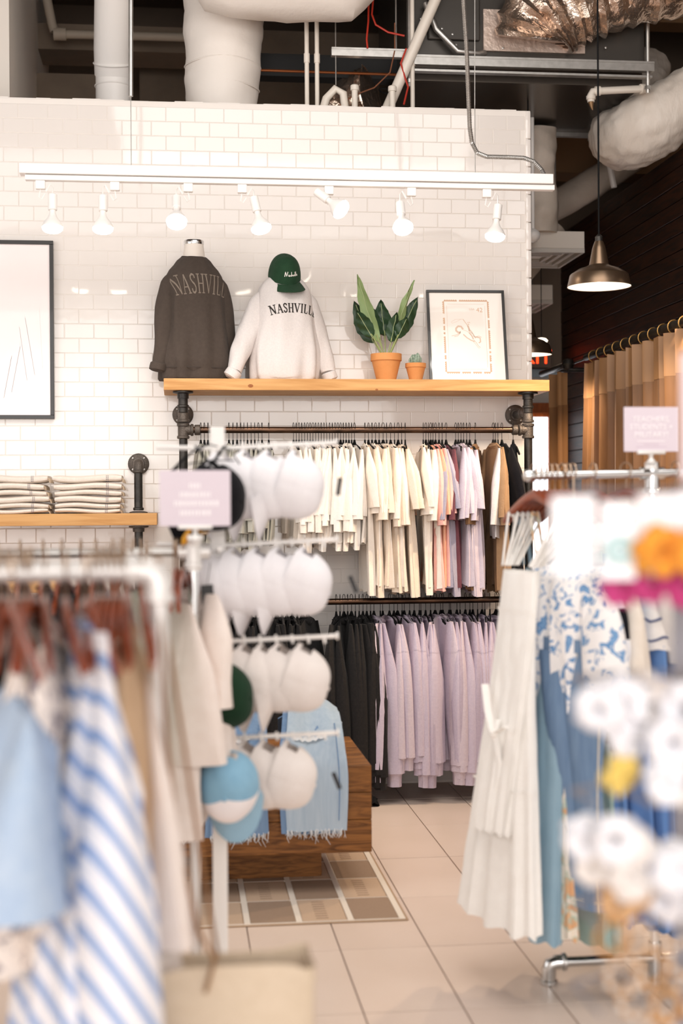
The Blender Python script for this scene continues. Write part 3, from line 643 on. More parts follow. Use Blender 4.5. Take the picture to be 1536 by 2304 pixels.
lean = math.atan2(.115, .50)
t = thing('leaning_picture', 'black-framed tan ink stamp print leaning on the wall at the shelf end', 'picture')
t.matrix_basis = T((1.335, 7.455, 2.158)) @ RZ(radians(-1.5)) @ RX(-lean)
W_, H_ = .425, .525
frame_parts(t, W_, H_, .0145, .018, mat('cream_print_paper', 'FBF3EA', .3, coat=.5))
INK = mat('tan_ink', 'E2BC9E', .6); INK2 = mat('light_tan_ink', 'E6CBB6', .6)
def page(u, v): return (W_ / 2 + u, .0079, H_ / 2 + v)
m = MB(); rr = random.Random(5)
bw, bh = .118, .200
def edge(a, b, nrm):
    n = int((Vector(b) - Vector(a)).length / .0115)
    for k in range(n):
        if rr.random() < .12: continue
        p = Vector(a).lerp(Vector(b), (k + .5) / n); d = (Vector(b) - Vector(a)).normalized() * .0062; o = Vector(nrm)
        q = [p - d - o * .001, p + d - o * .001, p + d + o * .004, p + d * .5 + o * .009, p - d * .5 + o * .009, p - d + o * .004]
        m.add([page(*v) for v in q], [tuple(range(6))])
edge((-bw, -bh), (bw, -bh), (0, -1)); edge((-bw, bh), (bw, bh), (0, 1)); edge((-bw, -bh), (-bw, bh), (-1, 0)); edge((bw, -bh), (bw, bh), (1, 0))
stuff(m.build('perforated_border_ink', INK, t, smooth=False, recalc=False))
m = MB()
for x in (-.104, .104): stroke_mesh(m, [(x, -.175), (x, .175)], .0015, page)
for y in (-.184, .184): stroke_mesh(m, [(-.1, y), (.1, y)], .0015, page)
m.build('inner_line_ink', INK2, t, smooth=False, recalc=False)
m = MB()
for pts, w in [  # rider with a lasso on a leaping horse
    ([(-.022, .098), (-.06, .096), (-.082, .083), (-.078, .074), (-.055, .083), (-.03, .097), (-.018, .098)], .0012),
    ([(-.018, .098), (-.008, .082), (.002, .068), (.008, .055)], .004), ([(.004, .078), (.016, .081), (.02, .076)], .003), ([(.008, .072), (.013, .066)], .006),
    ([(.006, .062), (.012, .045), (.014, .03)], .009), ([(.012, .042), (.024, .03), (.034, .012), (.038, -.004)], .004), ([(.014, .03), (.034, .012), (.046, -.01)], .004),
    ([(-.02, .04), (-.03, .056), (-.046, .058), (-.058, .046), (-.058, .032), (-.046, .022), (-.034, .024)], .010),
    ([(-.034, .03), (-.04, .018), (-.06, .008), (-.084, .003)], .003), ([(-.034, .022), (-.05, .004), (-.07, -.002)], .003), ([(-.02, .038), (.0, .03), (.014, .02)], .002),
    ([(-.02, .012), (.0, -.008), (.022, -.022), (.04, -.028)], .006), ([(.012, .022), (.026, .004), (.034, -.016)], .007), ([(.04, -.002), (.056, -.004), (.07, -.008), (.072, -.03), (.062, -.036)], .007),
    ([(.036, -.02), (.05, -.036), (.058, -.052), (.07, -.062)], .003), ([(.03, -.026), (.044, -.042), (.054, -.058), (.064, -.068)], .002), ([(.05, .0), (.066, .002), (.078, -.004)], .003)]:
    stroke_mesh(m, pts, w, page, .006)
m.build('rider_drawing_ink', INK2, t, smooth=False, recalc=False)
PM = T((W_ / 2 + .056, .0078, H_ / 2 + .139)) @ FRONT
text_mesh('number_ink', '42', .036, INK, t, PM, 0.0001, 'LEFT')
text_mesh('country_ink', 'USA', .016, INK2, t, T((W_ / 2 + .018, .0078, H_ / 2 + .150)) @ FRONT, 0.0001, 'LEFT')

# plants
SOIL = mat('dry_moss', 'A08A5E', .95, hex2='6E5E3E', var=.2, scale=60, bump=.6, bscale=90)
LEAF_D = mat('dark_green_leaf', '2E4A2C', .4, hex2='1F3522', var=.3, scale=14, spec=.4); LEAF_L = mat('pale_green_leaf', '8FA36C', .5, hex2='7C9360', var=.3, scale=14); STEM = mat('leaf_stem', '9AA46A', .6); VEIN = mat('leaf_vein', 'A9B586', .6)
def pot(t, r0, r1, h, rim):
    b = MB(); b.lathe([(r0, 0), (r1 * .93, h - rim), (r1, h - rim), (r1, h), (r1 - .007, h), (r1 - .009, h - .02)], 36); b.build('flower_pot', TERRACOTTA, t)
    b = MB(); b.lathe([(r1 - .007, h - .012), (r1 * .6, h - .004), (.001, h - .002)], 24, cap=False); b.build('soil', SOIL, t)
def leaf(t, base, tip, side, width, m, curl=.3, seed=0):
    B, P = Vector(base), Vector(tip); d = P - B; L = d.length; d.normalize(); S = (Vector(side) - d * d.dot(Vector(side))).normalized(); Nn = d.cross(S)
    b = MB()
    def fn(u, v):
        w = width * (sin(pi * min(1, u ** .75)) ** .8) * (1 + .06 * sin(u * 30 + seed)); q = (v - .5) * 2
        return B + d * (L * u) + S * (w * q * .5) + Nn * (abs(q) * w * curl * .5 + .05 * L * sin(u * pi) + .006 * sin(u * 16 + q * 3 + seed))
    b.grid(fn, 14, 6); lf = b.build('leaf', m, t)
    v = MB(); v.tube([fn(u, .5) - Nn * .0006 for u in [k / 10 for k in range(10)]], .0016, 5); v.build('midrib', VEIN, lf)
t = thing('potted_plant', 'leafy green plant in a terracotta pot on the pine shelf', 'plant', (1.095, 7.42, 2.158))
pot(t, .050, .082, .146, .036)
for i, (bx, by, tx, ty, tz, w, mm, sd, cu) in enumerate([
    (-.008, -.01, -.158, -.06, .555, .075, LEAF_L, (1, .2, .25), .25), (.012, 0, .150, -.02, .535, .05, LEAF_L, (.8, .5, -.3), .3), (.018, .01, .178, .03, .455, .085, LEAF_D, (1, .1, -.5), .35),
    (-.015, .01, -.165, .03, .43, .10, LEAF_D, (1, 0, .4), .35), (-.018, -.02, -.168, -.08, .365, .075, LEAF_D, (1, -.2, .5), .45), (.0, .02, -.02, .05, .44, .10, LEAF_D, (1, 0, 0), .3),
    (.006, -.01, .05, -.06, .36, .07, LEAF_D, (1, .1, 0), .4), (.014, -.02, .10, -.09, .33, .07, LEAF_D, (1, 0, -.5), .4), (-.01, .0, -.07, .02, .40, .085, LEAF_D, (1, .2, .3), .35)]):
    base = Vector((bx * 3.2 + tx * .10, by + ty * .15, .215 + .02 * (i % 3)))
    st = MB(); st.tube([(bx, by, .135), tuple(Vector((bx, by, .135)).lerp(base, .5)), tuple(base), tuple(base.lerp(Vector((tx, ty, tz)), .1))], .0032, 7); st.build('leaf_stem', STEM, t)
    leaf(t, base - Vector((0, 0, .01)), (tx, ty, tz), sd, w, mm, cu, i)
t = thing('potted_cactus', 'tiny cactus in a small terracotta pot between the leafy plant and the leaning picture', 'plant', (1.252, 7.42, 2.158))
pot(t, .032, .055, .098, .022)
CACT = mat('cactus_skin', '5C7362', .6, hex2='A9B8A4', var=.55, scale=110)
for (x, y, h, r) in ((-.012, 0, .058, .011), (.008, -.004, .066, .012), (.02, .008, .048, .009), (-.002, .012, .06, .011), (-.022, .006, .04, .008), (.004, -.016, .05, .009)):
    b = MB(); rg = []
    for i in range(9):
        u = i / 8; rad = r * (1 - max(0, u - .7) ** 2 * 9) * (.8 + .3 * sin(pi * u))
        rg.append([(x + u * x * .3 + rad * (1 + .16 * cos(7 * a)) * cos(a), y + rad * (1 + .16 * cos(7 * a)) * sin(a), .088 + u * h) for a in [2 * pi * k / 28 for k in range(28)]])
    b.rings(rg, False, True); b.build('cactus_stem', CACT, t)

# ------------------------------------------------------------ mannequins in sweatshirts
CHAR = fabric('charcoal_fleece', '544A43', '4A413B', scale=60); HEATHER = fabric('heather_white_fleece', 'E9E2DE', 'D9D2D0', scale=120, var=.2)
SKINW = mat('mannequin_cloth', 'EFE6DC', .7)
def torso(t, m, prof, seed, fold=.006, nfold=9):
    """prof: (z, half width, half depth, x offset)"""
    r = random.Random(seed); ph = [r.uniform(0, 6.3) for _ in range(6)]
    P = []; 
    for a, b in zip(prof, prof[1:]):
        for k in range(4): P.append([a[i] + (b[i] - a[i]) * k / 4 for i in range(4)])
    P.append(list(prof[-1])); R = []; n = 72; H = prof[-1][0]
    for z, a, b_, xo in P:
        low = max(0, 1 - z / H)
        rg = []
        for k in range(n):
            an = 2 * pi * k / n; c, s = cos(an), sin(an)
            f = fold * (low ** 1.2 * (sin(an * nfold + ph[0] + z * 5) + .6 * sin(an * (nfold + 4) + ph[1] - z * 7)) + .8 * noise.noise(Vector((c * 2, s * 2, z * 5 + seed))))
            rg.append((xo + (a + f) * abs(c) ** .85 * (1 if c > 0 else -1), (b_ + f) * abs(s) ** .9 * (1 if s > 0 else -1), z + .006 * low * sin(an * 5 + ph[2]) * (z > .01)))
        R.append(rg)
    b = MB(); b.rings(R, True, True); return b.build('sweatshirt_body', m, t)
def sleeve_(t, m, pts, ra, rb, seed):
    Q = []
    V = [Vector(p) for p in pts]
    for i in range(len(V) - 1):
        p0, p1, p2, p3 = V[max(i - 1, 0)], V[i], V[i + 1], V[min(i + 2, len(V) - 1)]
        for k in range(7):
            q = k / 7; Q.append(.5 * ((2 * p1) + (p2 - p0) * q + (2 * p0 - 5 * p1 + 4 * p2 - p3) * q * q + (3 * p1 - p0 - 3 * p2 + p3) * q ** 3))
    Q.append(V[-1]); n = len(Q); A = []; B = []
    for i in range(n):
        a = i / (n - 1) * (len(ra) - 1); j = min(int(a), len(ra) - 2); f = a - j
        A.append(ra[j] + (ra[j + 1] - ra[j]) * f); B.append(rb[j] + (rb[j + 1] - rb[j]) * f)
    b = MB(); b.tube(Q, A, 28, ry=B)
    b.v = [tuple(Vector(v) + Vector((1, 1, 0)) * .009 * noise.noise(Vector((v[0] * 22, v[1] * 22, v[2] * 9 + seed)))) for v in b.v]
    return b.build('sleeve', m, t)
def rolled_cuff(t, m, c, r, h, ax, seed):
    b = MB(); M = T(c) @ RY(ax)
    b.lathe([(.012, -h * .35), (r * .7, -h * .42), (r * .98, -h * .3), (r * 1.02, 0), (r * .98, h * .3), (r * .75, h * .42), (r * .5, h * .3)], 28, M)
    b.v = [tuple(Vector(v) + Vector(v).normalized() * .004 * noise.noise(Vector(v) * 60)) for v in b.v]; b.build('rolled_cuff', m, t)
def chest_text(t, body, word, m, height, stem, z0, x0, arch, spread, name='print', side_h=1.0, wide=1.0, extra=.0016):
    bv = BVHTree.FromPolygons([v.co for v in body.data.vertices], [p.vertices for p in body.data.polygons])
    letters = list(lettering(word, height, stem, None)); hw = sum(GLYPH[c][0] for c in word) * height / 2 + .05 * height * len(word)
    for c, strokes in letters:
        b = MB()
        for pts, w in strokes:
            def fn(u, v):
                q = u * wide / hw; ang = u * wide * arch
                zz = z0 - (q * q) * spread + v * (1 + (1 - abs(q)) * side_h * 0)  ; xx = x0 + u * wide + v * sin(ang) * .9
                hit = bv.ray_cast(Vector((xx, -1, zz)), Vector((0, 1, 0)))
                return (Vector(hit[0]) - Vector((0, extra, 0))) if hit[0] else None
            stroke_mesh(b, pts, w, fn, .006)
        if b.v: b.build(name, m, t, smooth=False, recalc=False)
# charcoal
t = thing('mannequin', 'mannequin torso in an oversized charcoal sweatshirt with tonal NASHVILLE lettering', 'mannequin', (.092, 7.43, 2.158), radians(16))
body = torso(t, CHAR, [(0, .172, .115, .0), (.012, .180, .122, 0), (.05, .182, .124, 0), (.075, .186, .130, 0), (.10, .190, .134, 0), (.16, .186, .130, 0), (.28, .172, .122, 0), (.40, .160, .115, 0), (.50, .156, .104, 0), (.545, .146, .092, 0), (.575, .128, .080, 0), (.600, .104, .072, 0), (.625, .085, .062, 0), (.64, .066, .056, 0)], 3, .010)
b = MB(); b.rings([[(.184 * abs(cos(a)) ** .85 * (1 if cos(a) > 0 else -1),   .128 * abs(sin(a)) ** .9 * (1 if sin(a) > 0 else -1), z) for a in [2 * pi * k / 60 for k in range(60)]] for z in (.060, .064)]); b.build('hem_seam', mat('charcoal_seam', '3C342F', .9), t)
sleeve_(t, CHAR, [(-.075, 0, .535), (-.120, -.005, .480), (-.152, -.015, .36), (-.168, -.02, .22), (-.200, -.03, .075)], [.022, .042, .048, .042, .030], [.045, .066, .062, .05, .034], 1)
sleeve_(t, CHAR, [(.075, 0, .535), (.120, 0, .480), (.152, 0, .36), (.170, 0, .22), (.188, -.01, .10)], [.022, .042, .048, .042, .032], [.045, .066, .06, .05, .034], 2)
rolled_cuff(t, CHAR, (-.206, -.032, .066), .042, .055, radians(10), 1)
rolled_cuff(t, CHAR, (.190, -.012, .085), .040, .055, radians(-10), 2)
b = MB(); b.rings([[(rx * cos(a), ry * sin(a) , z + .010 * sin(a)) for a in [2 * pi * k / 40 for k in range(40)]] for z, rx, ry in ((.628, .078, .066), (.640, .070, .060), (.648, .062, .055), (.642, .058, .052))]); b.build('collar', CHAR, t)
b = MB(); b.lathe([(.058, .60), (.056, .66), (.050, .70), (.050, .715)], 32, Matrix.Diagonal((1, .95, 1, 1))); b.build('mannequin_neck', SKINW, t)
b = MB(); b.lathe([(.0515, .708), (.0525, .712), (.0525, .726), (.050, .730), (.001, .732)], 32, Matrix.Diagonal((1, .95, 1, 1))); b.build('neck_cap', CHROME, t)
b = MB(); b.lathe([(.06, .0), (.06, .02)], 24); b.build('torso_base', SKINW, t)
chest_text(t, body, 'NASHVILLE', mat('tonal_grey_print', '8A7D70', .8), .098, .012, .445, .030, 2.6, .085, 'chest_letter', wide=.44)
# heather white
t = thing('mannequin', 'mannequin torso in a heather white sweatshirt with black NASHVILLE lettering, under the green cap', 'mannequin', (.560, 7.435, 2.158), radians(6))
body = torso(t, HEATHER, [(0, .165, .115, .0), (.02, .180, .125, 0), (.08, .186, .13, 0), (.16, .185, .13, 0), (.28, .164, .122, 0), (.40, .150, .115, 0), (.45, .144, .102, 0), (.485, .134, .090, 0), (.515, .114, .078, 0), (.535, .094, .068, 0), (.555, .07, .06, 0), (.57, .06, .055, 0)], 8, .008, 8)
sleeve_(t, HEATHER, [(-.070, 0, .455), (-.125, -.005, .395), (-.192, -.02, .26), (-.245, -.04, .13), (-.275, -.06, .045)], [.022, .045, .056, .050, .036], [.045, .064, .06, .05, .036], 3)
sleeve_(t, HEATHER, [(.070, 0, .455), (.122, 0, .395), (.170, .01, .26), (.215, .0, .13), (.228, -.02, .05)], [.022, .045, .050, .044, .034], [.045, .064, .06, .05, .036], 4)
rolled_cuff(t, HEATHER, (-.283, -.064, .030), .042, .060, radians(35), 3)
rolled_cuff(t, HEATHER, (.236, -.02, .030), .040, .055, radians(-20), 4)
b = MB(); b.lathe([(.052, .54), (.05, .60), (.048, .63), (.001, .635)], 32); b.build('mannequin_neck', SKINW, t)
b = MB(); b.rings([[(rx * cos(a), ry * sin(a), z + .008 * sin(a)) for a in [2 * pi * k / 40 for k in range(40)]] for z, rx, ry in ((.556, .07, .062), (.568, .062, .056), (.574, .056, .052))]); b.build('collar', HEATHER, t)
chest_text(t, body, 'NASHVILLE', mat('black_print', '2A2420', .8), .045, .0085, .350, .035, 2.4, .028, 'chest_letter', wide=.78)

# ------------------------------------------------------------ caps
def cap_parts(t, m, mbill=None, front=None, strap=None, bend=.045):
    """local: +Y = peak, +Z = crown top, origin at the centre of the head opening"""
    mbill = mbill or m
    def dome(th, ph_, k=1.0):
        c, s = cos(th), sin(th)
        front_lift = .012 * max(0, s) * sin(2 * ph_)
        seam = 1 - .012 * (abs(cos(3 * th)) ** 14) * cos(ph_)
        rr = cos(ph_) ** .82
        return Vector((.083 * c * rr * seam * k, .098 * s * rr * seam * k, .125 * sin(ph_) ** .95 * k + front_lift))
    def patch(b, a0, a1, n, lo=0.0, k=1.0, nz=12, skip=None):
        for i in range(n):
            for j in range(nz):
                t0, t1 = a0 + (a1 - a0) * i / n, a0 + (a1 - a0) * (i + 1) / n; p0, p1 = (lo + (pi / 2 - lo) * j / nz), (lo + (pi / 2 - lo) * (j + 1) / nz)
                if skip and skip((t0 + t1) / 2, (p0 + p1) / 2): continue
                b.add([dome(t0, p0, k), dome(t1, p0, k), dome(t1, p1, k), dome(t0, p1, k)], [(0, 1, 2, 3)])
    b = MB()
    back = lambda a, p: abs(a - 1.5 * pi) < .48 and p < .42
    if front:
        patch(b, pi - .25, 2 * pi + .25, 30, skip=back); f = MB(); patch(f, .25, pi - .25, 20); f.build('front_panel', front, t)
    else: patch(b, 0, 2 * pi, 48, skip=back)
    b.build('crown', m, t)
    b = MB()
    def bl(u, v):
        a = radians(-72 + 144 * u) + pi / 2; inner = dome(a, 0.0, .99); ext = .082 * cos(radians(-72 + 144 * u)) ** .6
        q = v * ext; return Vector((inner.x * (1 + q * 1.2), inner.y + q, inner.z - bend * (2 * u - 1) ** 2 * v ** .6 - .006 * v - .008 * (2 * u - 1) ** 2))
    b.grid(bl, 24, 6); k = len(b.v)
    b.build('peak', mbill, t, solid=.003)
    b = MB(); b.lathe([(.007, .123), (.006, .128), (.001, .129)], 10); b.build('button', m, t)
    b = MB(); b.tube([(.085 * cos(a) * .97, .098 * sin(a) * .97, .010) for a in [1.5 * pi - .52 + 1.04 * q / 8 for q in range(9)]], .0015, 6, ry=.008); b.build('strap', strap or m, t)
CAP_GREEN = fabric('dark_green_twill', '2C4A34', '24402C')
t = thing('baseball_cap', 'dark green baseball cap with white script tilted on the neck of the white mannequin', 'cap')
t.matrix_basis = T((.560, 7.415, 2.700)) @ RZ(radians(180 + 22)) @ RX(radians(-30)) @ RY(radians(10))
cap_parts(t, CAP_GREEN, strap=BLACK_VELVET, bend=.025)
crown = [c for c in t.children if c.name.startswith('crown')][0]
bv = BVHTree.FromPolygons([v.co for v in crown.data.vertices], [p.vertices for p in crown.data.polygons])
script = [[(0, 0), (.10, .95), (.22, .1), (.38, 1.0)], [(.42, .25), (.5, .42), (.58, .3), (.52, .08), (.44, .12), (.46, .3), (.62, .1)], [(.66, .3), (.74, .42), (.68, .22), (.76, .08)], [(.82, .95), (.82, .08), (.9, .4), (.98, .1)],
          [(1.02, .38), (1.08, .08), (1.16, .4)], [(1.2, .38), (1.22, .08)], [(1.28, .9), (1.3, .1), (1.36, .1)], [(1.42, .9), (1.42, .1), (1.48, .1)], [(1.52, .22), (1.6, .3), (1.56, .42), (1.5, .2), (1.58, .06), (1.68, .15)]]
b = MB()
def fnc(u, v):
    hit = bv.ray_cast(Vector((.0 - u, .4, .052 + v)), Vector((0, -1, 0))); return hit[0] + Vector((0, .0012, 0)) if hit[0] else None
for s in script: stroke_mesh(b, [(-.036 + p[0] * .042, -.010 + p[1] * .026) for p in s], .0032, fnc, .004)
b.build('script_embroidery', mat('white_embroidery', 'F2EEE8', .8), t, smooth=False, recalc=False)

# ------------------------------------------------------------ hangers and garments on the wall rack
def velvet_hanger(label, group):
    t = thing('clothes_hanger', label, 'hanger', group=group)
    b = MB(); b.tube([(0, .019, -.012)] + [(0, .0195 * cos(a), .001 + .0195 * sin(a)) for a in [radians(d) for d in range(-10, 200, 25)]] + [(0, -.012, -.018), (0, -.001, -.030), (0, 0, -.080)], .0016, 6); b.build('hook', HOOK_METAL, t)
    b = MB(); pts = [(-.188, -.146), (-.184, -.156), (-.10, -.125), (-.02, -.108), (.02, -.108), (.10, -.125), (.184, -.156), (.188, -.146), (.11, -.110), (.03, -.092), (.014, -.078), (.006, -.068), (-.006, -.068), (-.014, -.078), (-.03, -.092), (-.11, -.110)]
    b.add([(sx, y, z) for sx in (-.0035, .0035) for y, z in pts], [tuple(range(16)), tuple(range(31, 15, -1))] + [(k, (k + 1) % 16, (k + 1) % 16 + 16, k + 16) for k in range(16)])
    b.build('shoulder_bar', BLACK_VELVET, t, smooth=False)
    return t
def shoulder_z(y): return -.086 - .36 * max(0, abs(y) - .05)
def garment(kind, L, sw, hw, th, slen, seed, cuffs=False, hem=False, sleeves=True, fold=.007, sw0=.03, sw1=.085, st=.022, nf=7, flare=1.0, neck=True, m=None, detail=1):
    """a top on a hanger; local Y is its width, X its thickness, origin at the rail"""
    r = random.Random(seed); ph = [r.uniform(0, 6.3) for _ in range(8)]; t = empty(kind)
    n, nu = 28 * detail, 12
    R = []
    for i in range(nu + 1):
        u = i / nu; w = sw + (hw - sw) * u ** (.7 * flare); tk = .005 + th * min(1, u * 4) * (1 + .35 * u)
        rg = []
        for k in range(n):
            a = 2 * pi * k / n; c, s = cos(a), sin(a); y = w * (abs(c) ** .8) * (1 if c > 0 else -1)
            x = tk * s * (1 + .25 * sin(y * 45 + ph[0])) + fold * u * (sin(y * 2 * pi * nf / .5 + ph[1] + 2 * u) + .6 * sin(y * 2 * pi * nf / .3 + ph[2])) + .02 * u * sin(ph[3] + u * 2)
            z = shoulder_z(y) * (1 - u) + (-.105 - L + .008 * sin(y * 30 + ph[4]) - .012 * sin(ph[5]) * y / w) * u
            rg.append((x, y, z))
        R.append(rg)
    if hem:
        zb = -.105 - L; R2 = [[(p[0] * .8, p[1] * .93, p[2] - .0) for p in R[-1]], [(p[0] * .75, p[1] * .92, p[2] - .06) for p in R[-1]]]
        b = MB(); b.rings(R2); b.build('hem_band', m, t)
    b = MB(); b.rings(R, True, False); b.build('body', m, t)
    if sleeves:
        for sd in (-1, 1):
            R = []; ns = 10; dx = r.uniform(-.03, .03); tw = r.uniform(-.7, .7); n2 = 18
            for i in range(ns + 1):
                u = i / ns; cy = sd * (sw - .035 + (.055 + .02 * (slen > .5)) * u ** .7); top = shoulder_z(sw - .03) - .0
                half = sw0 + (sw1 - sw0) * min(1, u * 2.6) if not cuffs else sw0 + (sw1 - sw0) * min(1, u * 3.5) - (sw1 * .35) * max(0, u - .55) / .45
                tx = .006 + st * min(1, u * 2.2) * (1 + .25 * sin(4 * u + ph[6]))
                rg = []
                for k in range(n2):
                    a = 2 * pi * k / n2; yy = half * cos(a); xx = tx * sin(a) + .005 * u * sin(5 * a + ph[7] + 3 * u + sd)
                    c2, s2 = cos(tw * u), sin(tw * u)
                    rg.append((dx * u + xx * c2 - yy * s2, cy + xx * s2 + yy * c2, top + .012 - (slen) * u - .10 * (half - .03) * cos(a) * sd * (-1) * (1 if not cuffs else .3)))
                R.append(rg)
            b = MB(); b.rings(R, True, False); b.build('sleeve', m, t)
            if not cuffs:     # turned edge shows the inside of the opening
                b = MB(); e = R[-1]; c = Vector((sum(p[0] for p in e) / n2, sum(p[1] for p in e) / n2, 0)); b.rings([e, [((p[0] - c.x) * .90 + c.x, (p[1] - c.y) * .93 + c.y, p[2] - .001) for p in e], [((p[0] - c.x) * .86 + c.x, (p[1] - c.y) * .90 + c.y, p[2] + .05) for p in e]]); b.build('sleeve_hem', m, t)
            else:
                e = R[-1]; c = Vector((sum(p[0] for p in e) / n2, sum(p[1] for p in e) / n2, 0))
                b = MB(); b.rings([[((p[0] - c.x) * .95 + c.x, (p[1] - c.y) * .95 + c.y, p[2] + .004) for p in e], [((p[0] - c.x) * .70 + c.x, (p[1] - c.y) * .72 + c.y, p[2] - .010) for p in e], [((p[0] - c.x) * .66 + c.x, (p[1] - c.y) * .68 + c.y, p[2] - .068) for p in e], [((p[0] - c.x) * .5 + c.x, (p[1] - c.y) * .6 + c.y, p[2] - .062) for p in e]]); b.build('cuff', m, t)
            if cuffs:
                b = MB(); e = R[2]; q = R[3]; b.rings([[(p[0] * 1.03, p[1] * 1.004, p[2] + .002) for p in e], [(p[0] * 1.05, p[1] * 1.006, p[2] - .006) for p in e]]); b.build('shoulder_seam', m, t)
    if neck:
        b = MB(); b.tube([(.012 * sin(a), .068 * cos(a), -.104 - .018 * (1 - abs(cos(a))) * (1 if sin(a) > 0 else .3)) for a in [2 * pi * k / 24 for k in range(24)]], .0045, 6, closed=True, ry=.009); b.build('collar', m, t)
    return t
def place(proto, used, x, y, z, rz, m, label, cat, group, tilt=0):
    o = proto if proto.name not in used else dup(proto); used.add(o.name)
    o.location = (x, y, z); o.rotation_euler = (0, tilt, rz)
    if m: paint(o, m)
    tag(o, label, cat, group); return o
used = set(); rg_ = random.Random(11)
def X_up(px): return .033 + (px - 413) * .002322
hang0 = velvet_hanger('x', 'black velvet hangers on the upper rail')
C = {'ivory': fabric('ivory_jersey', 'F7EEE3', 'F1E4D6'), 'white': fabric('white_jersey', 'F8F3EC', 'F2EAE1'), 'cream': fabric('cream_jersey', 'EFE0CF', 'E8D6C2'), 'peach': fabric('peach_jersey', 'F2B99A', 'ECAE8E'), 'pink': fabric('pink_jersey', 'F0BDB4', 'E9B0A6'),
     'lilac': fabric('lilac_jersey', 'D5C8D0', 'C6BBC8'), 'slate': fabric('slate_lilac_jersey', 'AFA9B8', 'A19BAC'), 'brown': fabric('brown_jersey', '8A6A4C', '7C5D42'), 'tan': fabric('tan_jersey', 'A98868', '9B7A5B'), 'grey': fabric('pale_grey_jersey', 'DAD5D2', 'CFCACA'),
     'black': fabric('black_cloth', '17151A', '0F0E12'), 'sage': fabric('sage_jersey', 'BAB7AC', 'ABA89C'), 'wine': fabric('wine_jersey', '7A4A50', '6A3E46'), 'coal': fabric('washed_black_fleece', '2B2827', '201E1E', scale=80), 'laven': fabric('lavender_fleece', 'CBBECB', 'BEB0C0', scale=90), 'laven3': fabric('lavender_fleece_deeper', 'BDAFBE', 'B0A2B2', scale=90), 'laven2': fabric('lavender_fleece_pinker', 'D3C5CC', 'C5B6C2', scale=90)}
tee_c = [garment('cropped_shirt', .47 + .02 * (s % 3), .195, .24, .012, .31 + .028 * s, s, m=C['ivory'], fold=.012, sw1=.075) for s in (1, 2, 3, 4)]
tee_l = [garment('long_shirt', .70 + .025 * (s % 3), .195, .225, .012, .28 + .028 * (s - 4), s, m=C['cream'], fold=.014, sw1=.075) for s in (5, 6, 7, 8)]
swt = [garment('hung_sweatshirt', .66 + .02 * (s % 3), .20, .215, .013, .66 + .03 * (s % 4), s, cuffs=True, hem=True, m=C['laven'], st=.036, sw1=.085, fold=.014) for s in (11, 12, 13, 14, 15)]
tank = garment('sleeveless_top', .55, .10, .2, .014, 0, 21, sleeves=False, neck=False, m=C['black'])
def hang(px_or_x, z, proto, m, glabel, gcat, ggroup, rz=0.0, jitter=True, tilt=0.0, y=PY):
    hl = 'upper' if z > 1.5 else 'lower'
    x = px_or_x; jr = rg_.gauss(0, .11 if z > 1.5 else .17) if jitter else 0
    h = dup(hang0) if hang0.name in used else hang0; used.add(h.name); h.location = (x, y, z + .0165 + .001); h.rotation_euler = (0, 0, rz + jr)
    tag(h, 'thin black velvet hanger on the %s iron rail' % hl, 'hanger', 'black velvet hangers on the %s rail' % hl)
    g = place(proto, used, x, y, z + .010 + rg_.uniform(-.006, .010), rz + jr, m, glabel, gcat, ggroup, tilt + rg_.gauss(0, .012) * jitter)
    return g
UZ, LZ = 1.899, 1.010
for px in (450, 458, 466, 512, 521, 530, 538, 545, 553, 561, 569, 577, 585, 600):
    hang(X_up(px), UZ, rg_.choice(tee_c), C['sage'], 'grey-green shirt behind the caps on the upper rail', 'shirt', 'grey-green shirts on the upper rail')
n = 23
for i in range(n):
    hang(X_up(655 + i * 6.2), UZ, rg_.choice(tee_c), C['white'] if i % 3 else C['ivory'], 'cropped ivory shirt in the dense run beside the caps', 'shirt', 'cropped ivory shirts on the upper rail')
for px in (815, 823, 831, 839, 847, 856, 864, 873, 882, 890, 898, 906):
    hang(X_up(px), UZ, rg_.choice(tee_l), rg_.choice([C['ivory'], C['cream'], C['ivory']]), 'long cream shirt in the middle of the upper rail', 'shirt', 'long cream shirts on the upper rail')
for px in (947, 953, 959): hang(X_up(px), UZ, rg_.choice(tee_l), C['ivory'], 'long cream shirt just left of the peach shirt', 'shirt', 'cream shirts beside the peach one')
hang(X_up(964), UZ, tee_l[1], C['peach'], 'peach orange shirt between the cream and pink shirts', 'shirt', None)
for px in (969, 975): hang(X_up(px), UZ, rg_.choice(tee_l), C['pink'], 'pink shirt right of the peach one on the upper rail', 'shirt', 'pink shirts on the upper rail')
for px in (983, 990): hang(X_up(px), UZ, rg_.choice(tee_l), C['slate'], 'dull slate lilac shirt between the pink and pale lilac shirts', 'shirt', 'slate lilac shirts on the upper rail')
hang(X_up(999), UZ, tee_l[2], C['wine'], 'wine red shirt whose hem shows below the lilac shirts', 'shirt', None)
for px in (1021, 1027, 1033, 1039, 1046, 1053): hang(X_up(px), UZ, rg_.choice(tee_l), C['lilac'], 'pale lilac shirt left of the brown shirt on the upper rail', 'shirt', 'pale lilac shirts on the upper rail')
hang(X_up(1066), UZ, tee_l[3], C['brown'], 'brown shirt twisted on its hanger so its front shows', 'shirt', None, rz=radians(-20), jitter=False)
for px in (1107, 1112): hang(X_up(px), UZ, rg_.choice(tee_l), C['tan'], 'tan shirt between the brown shirt and the pale grey shirt', 'shirt', 'tan shirts on the upper rail')
hang(X_up(1118), UZ, tee_c[2], C['grey'], 'pale grey shirt between the tan and black garments', 'shirt', None)
hang(X_up(1127), UZ, tee_l[0], C['black'], 'black shirt right of the pale grey shirt', 'shirt', None)
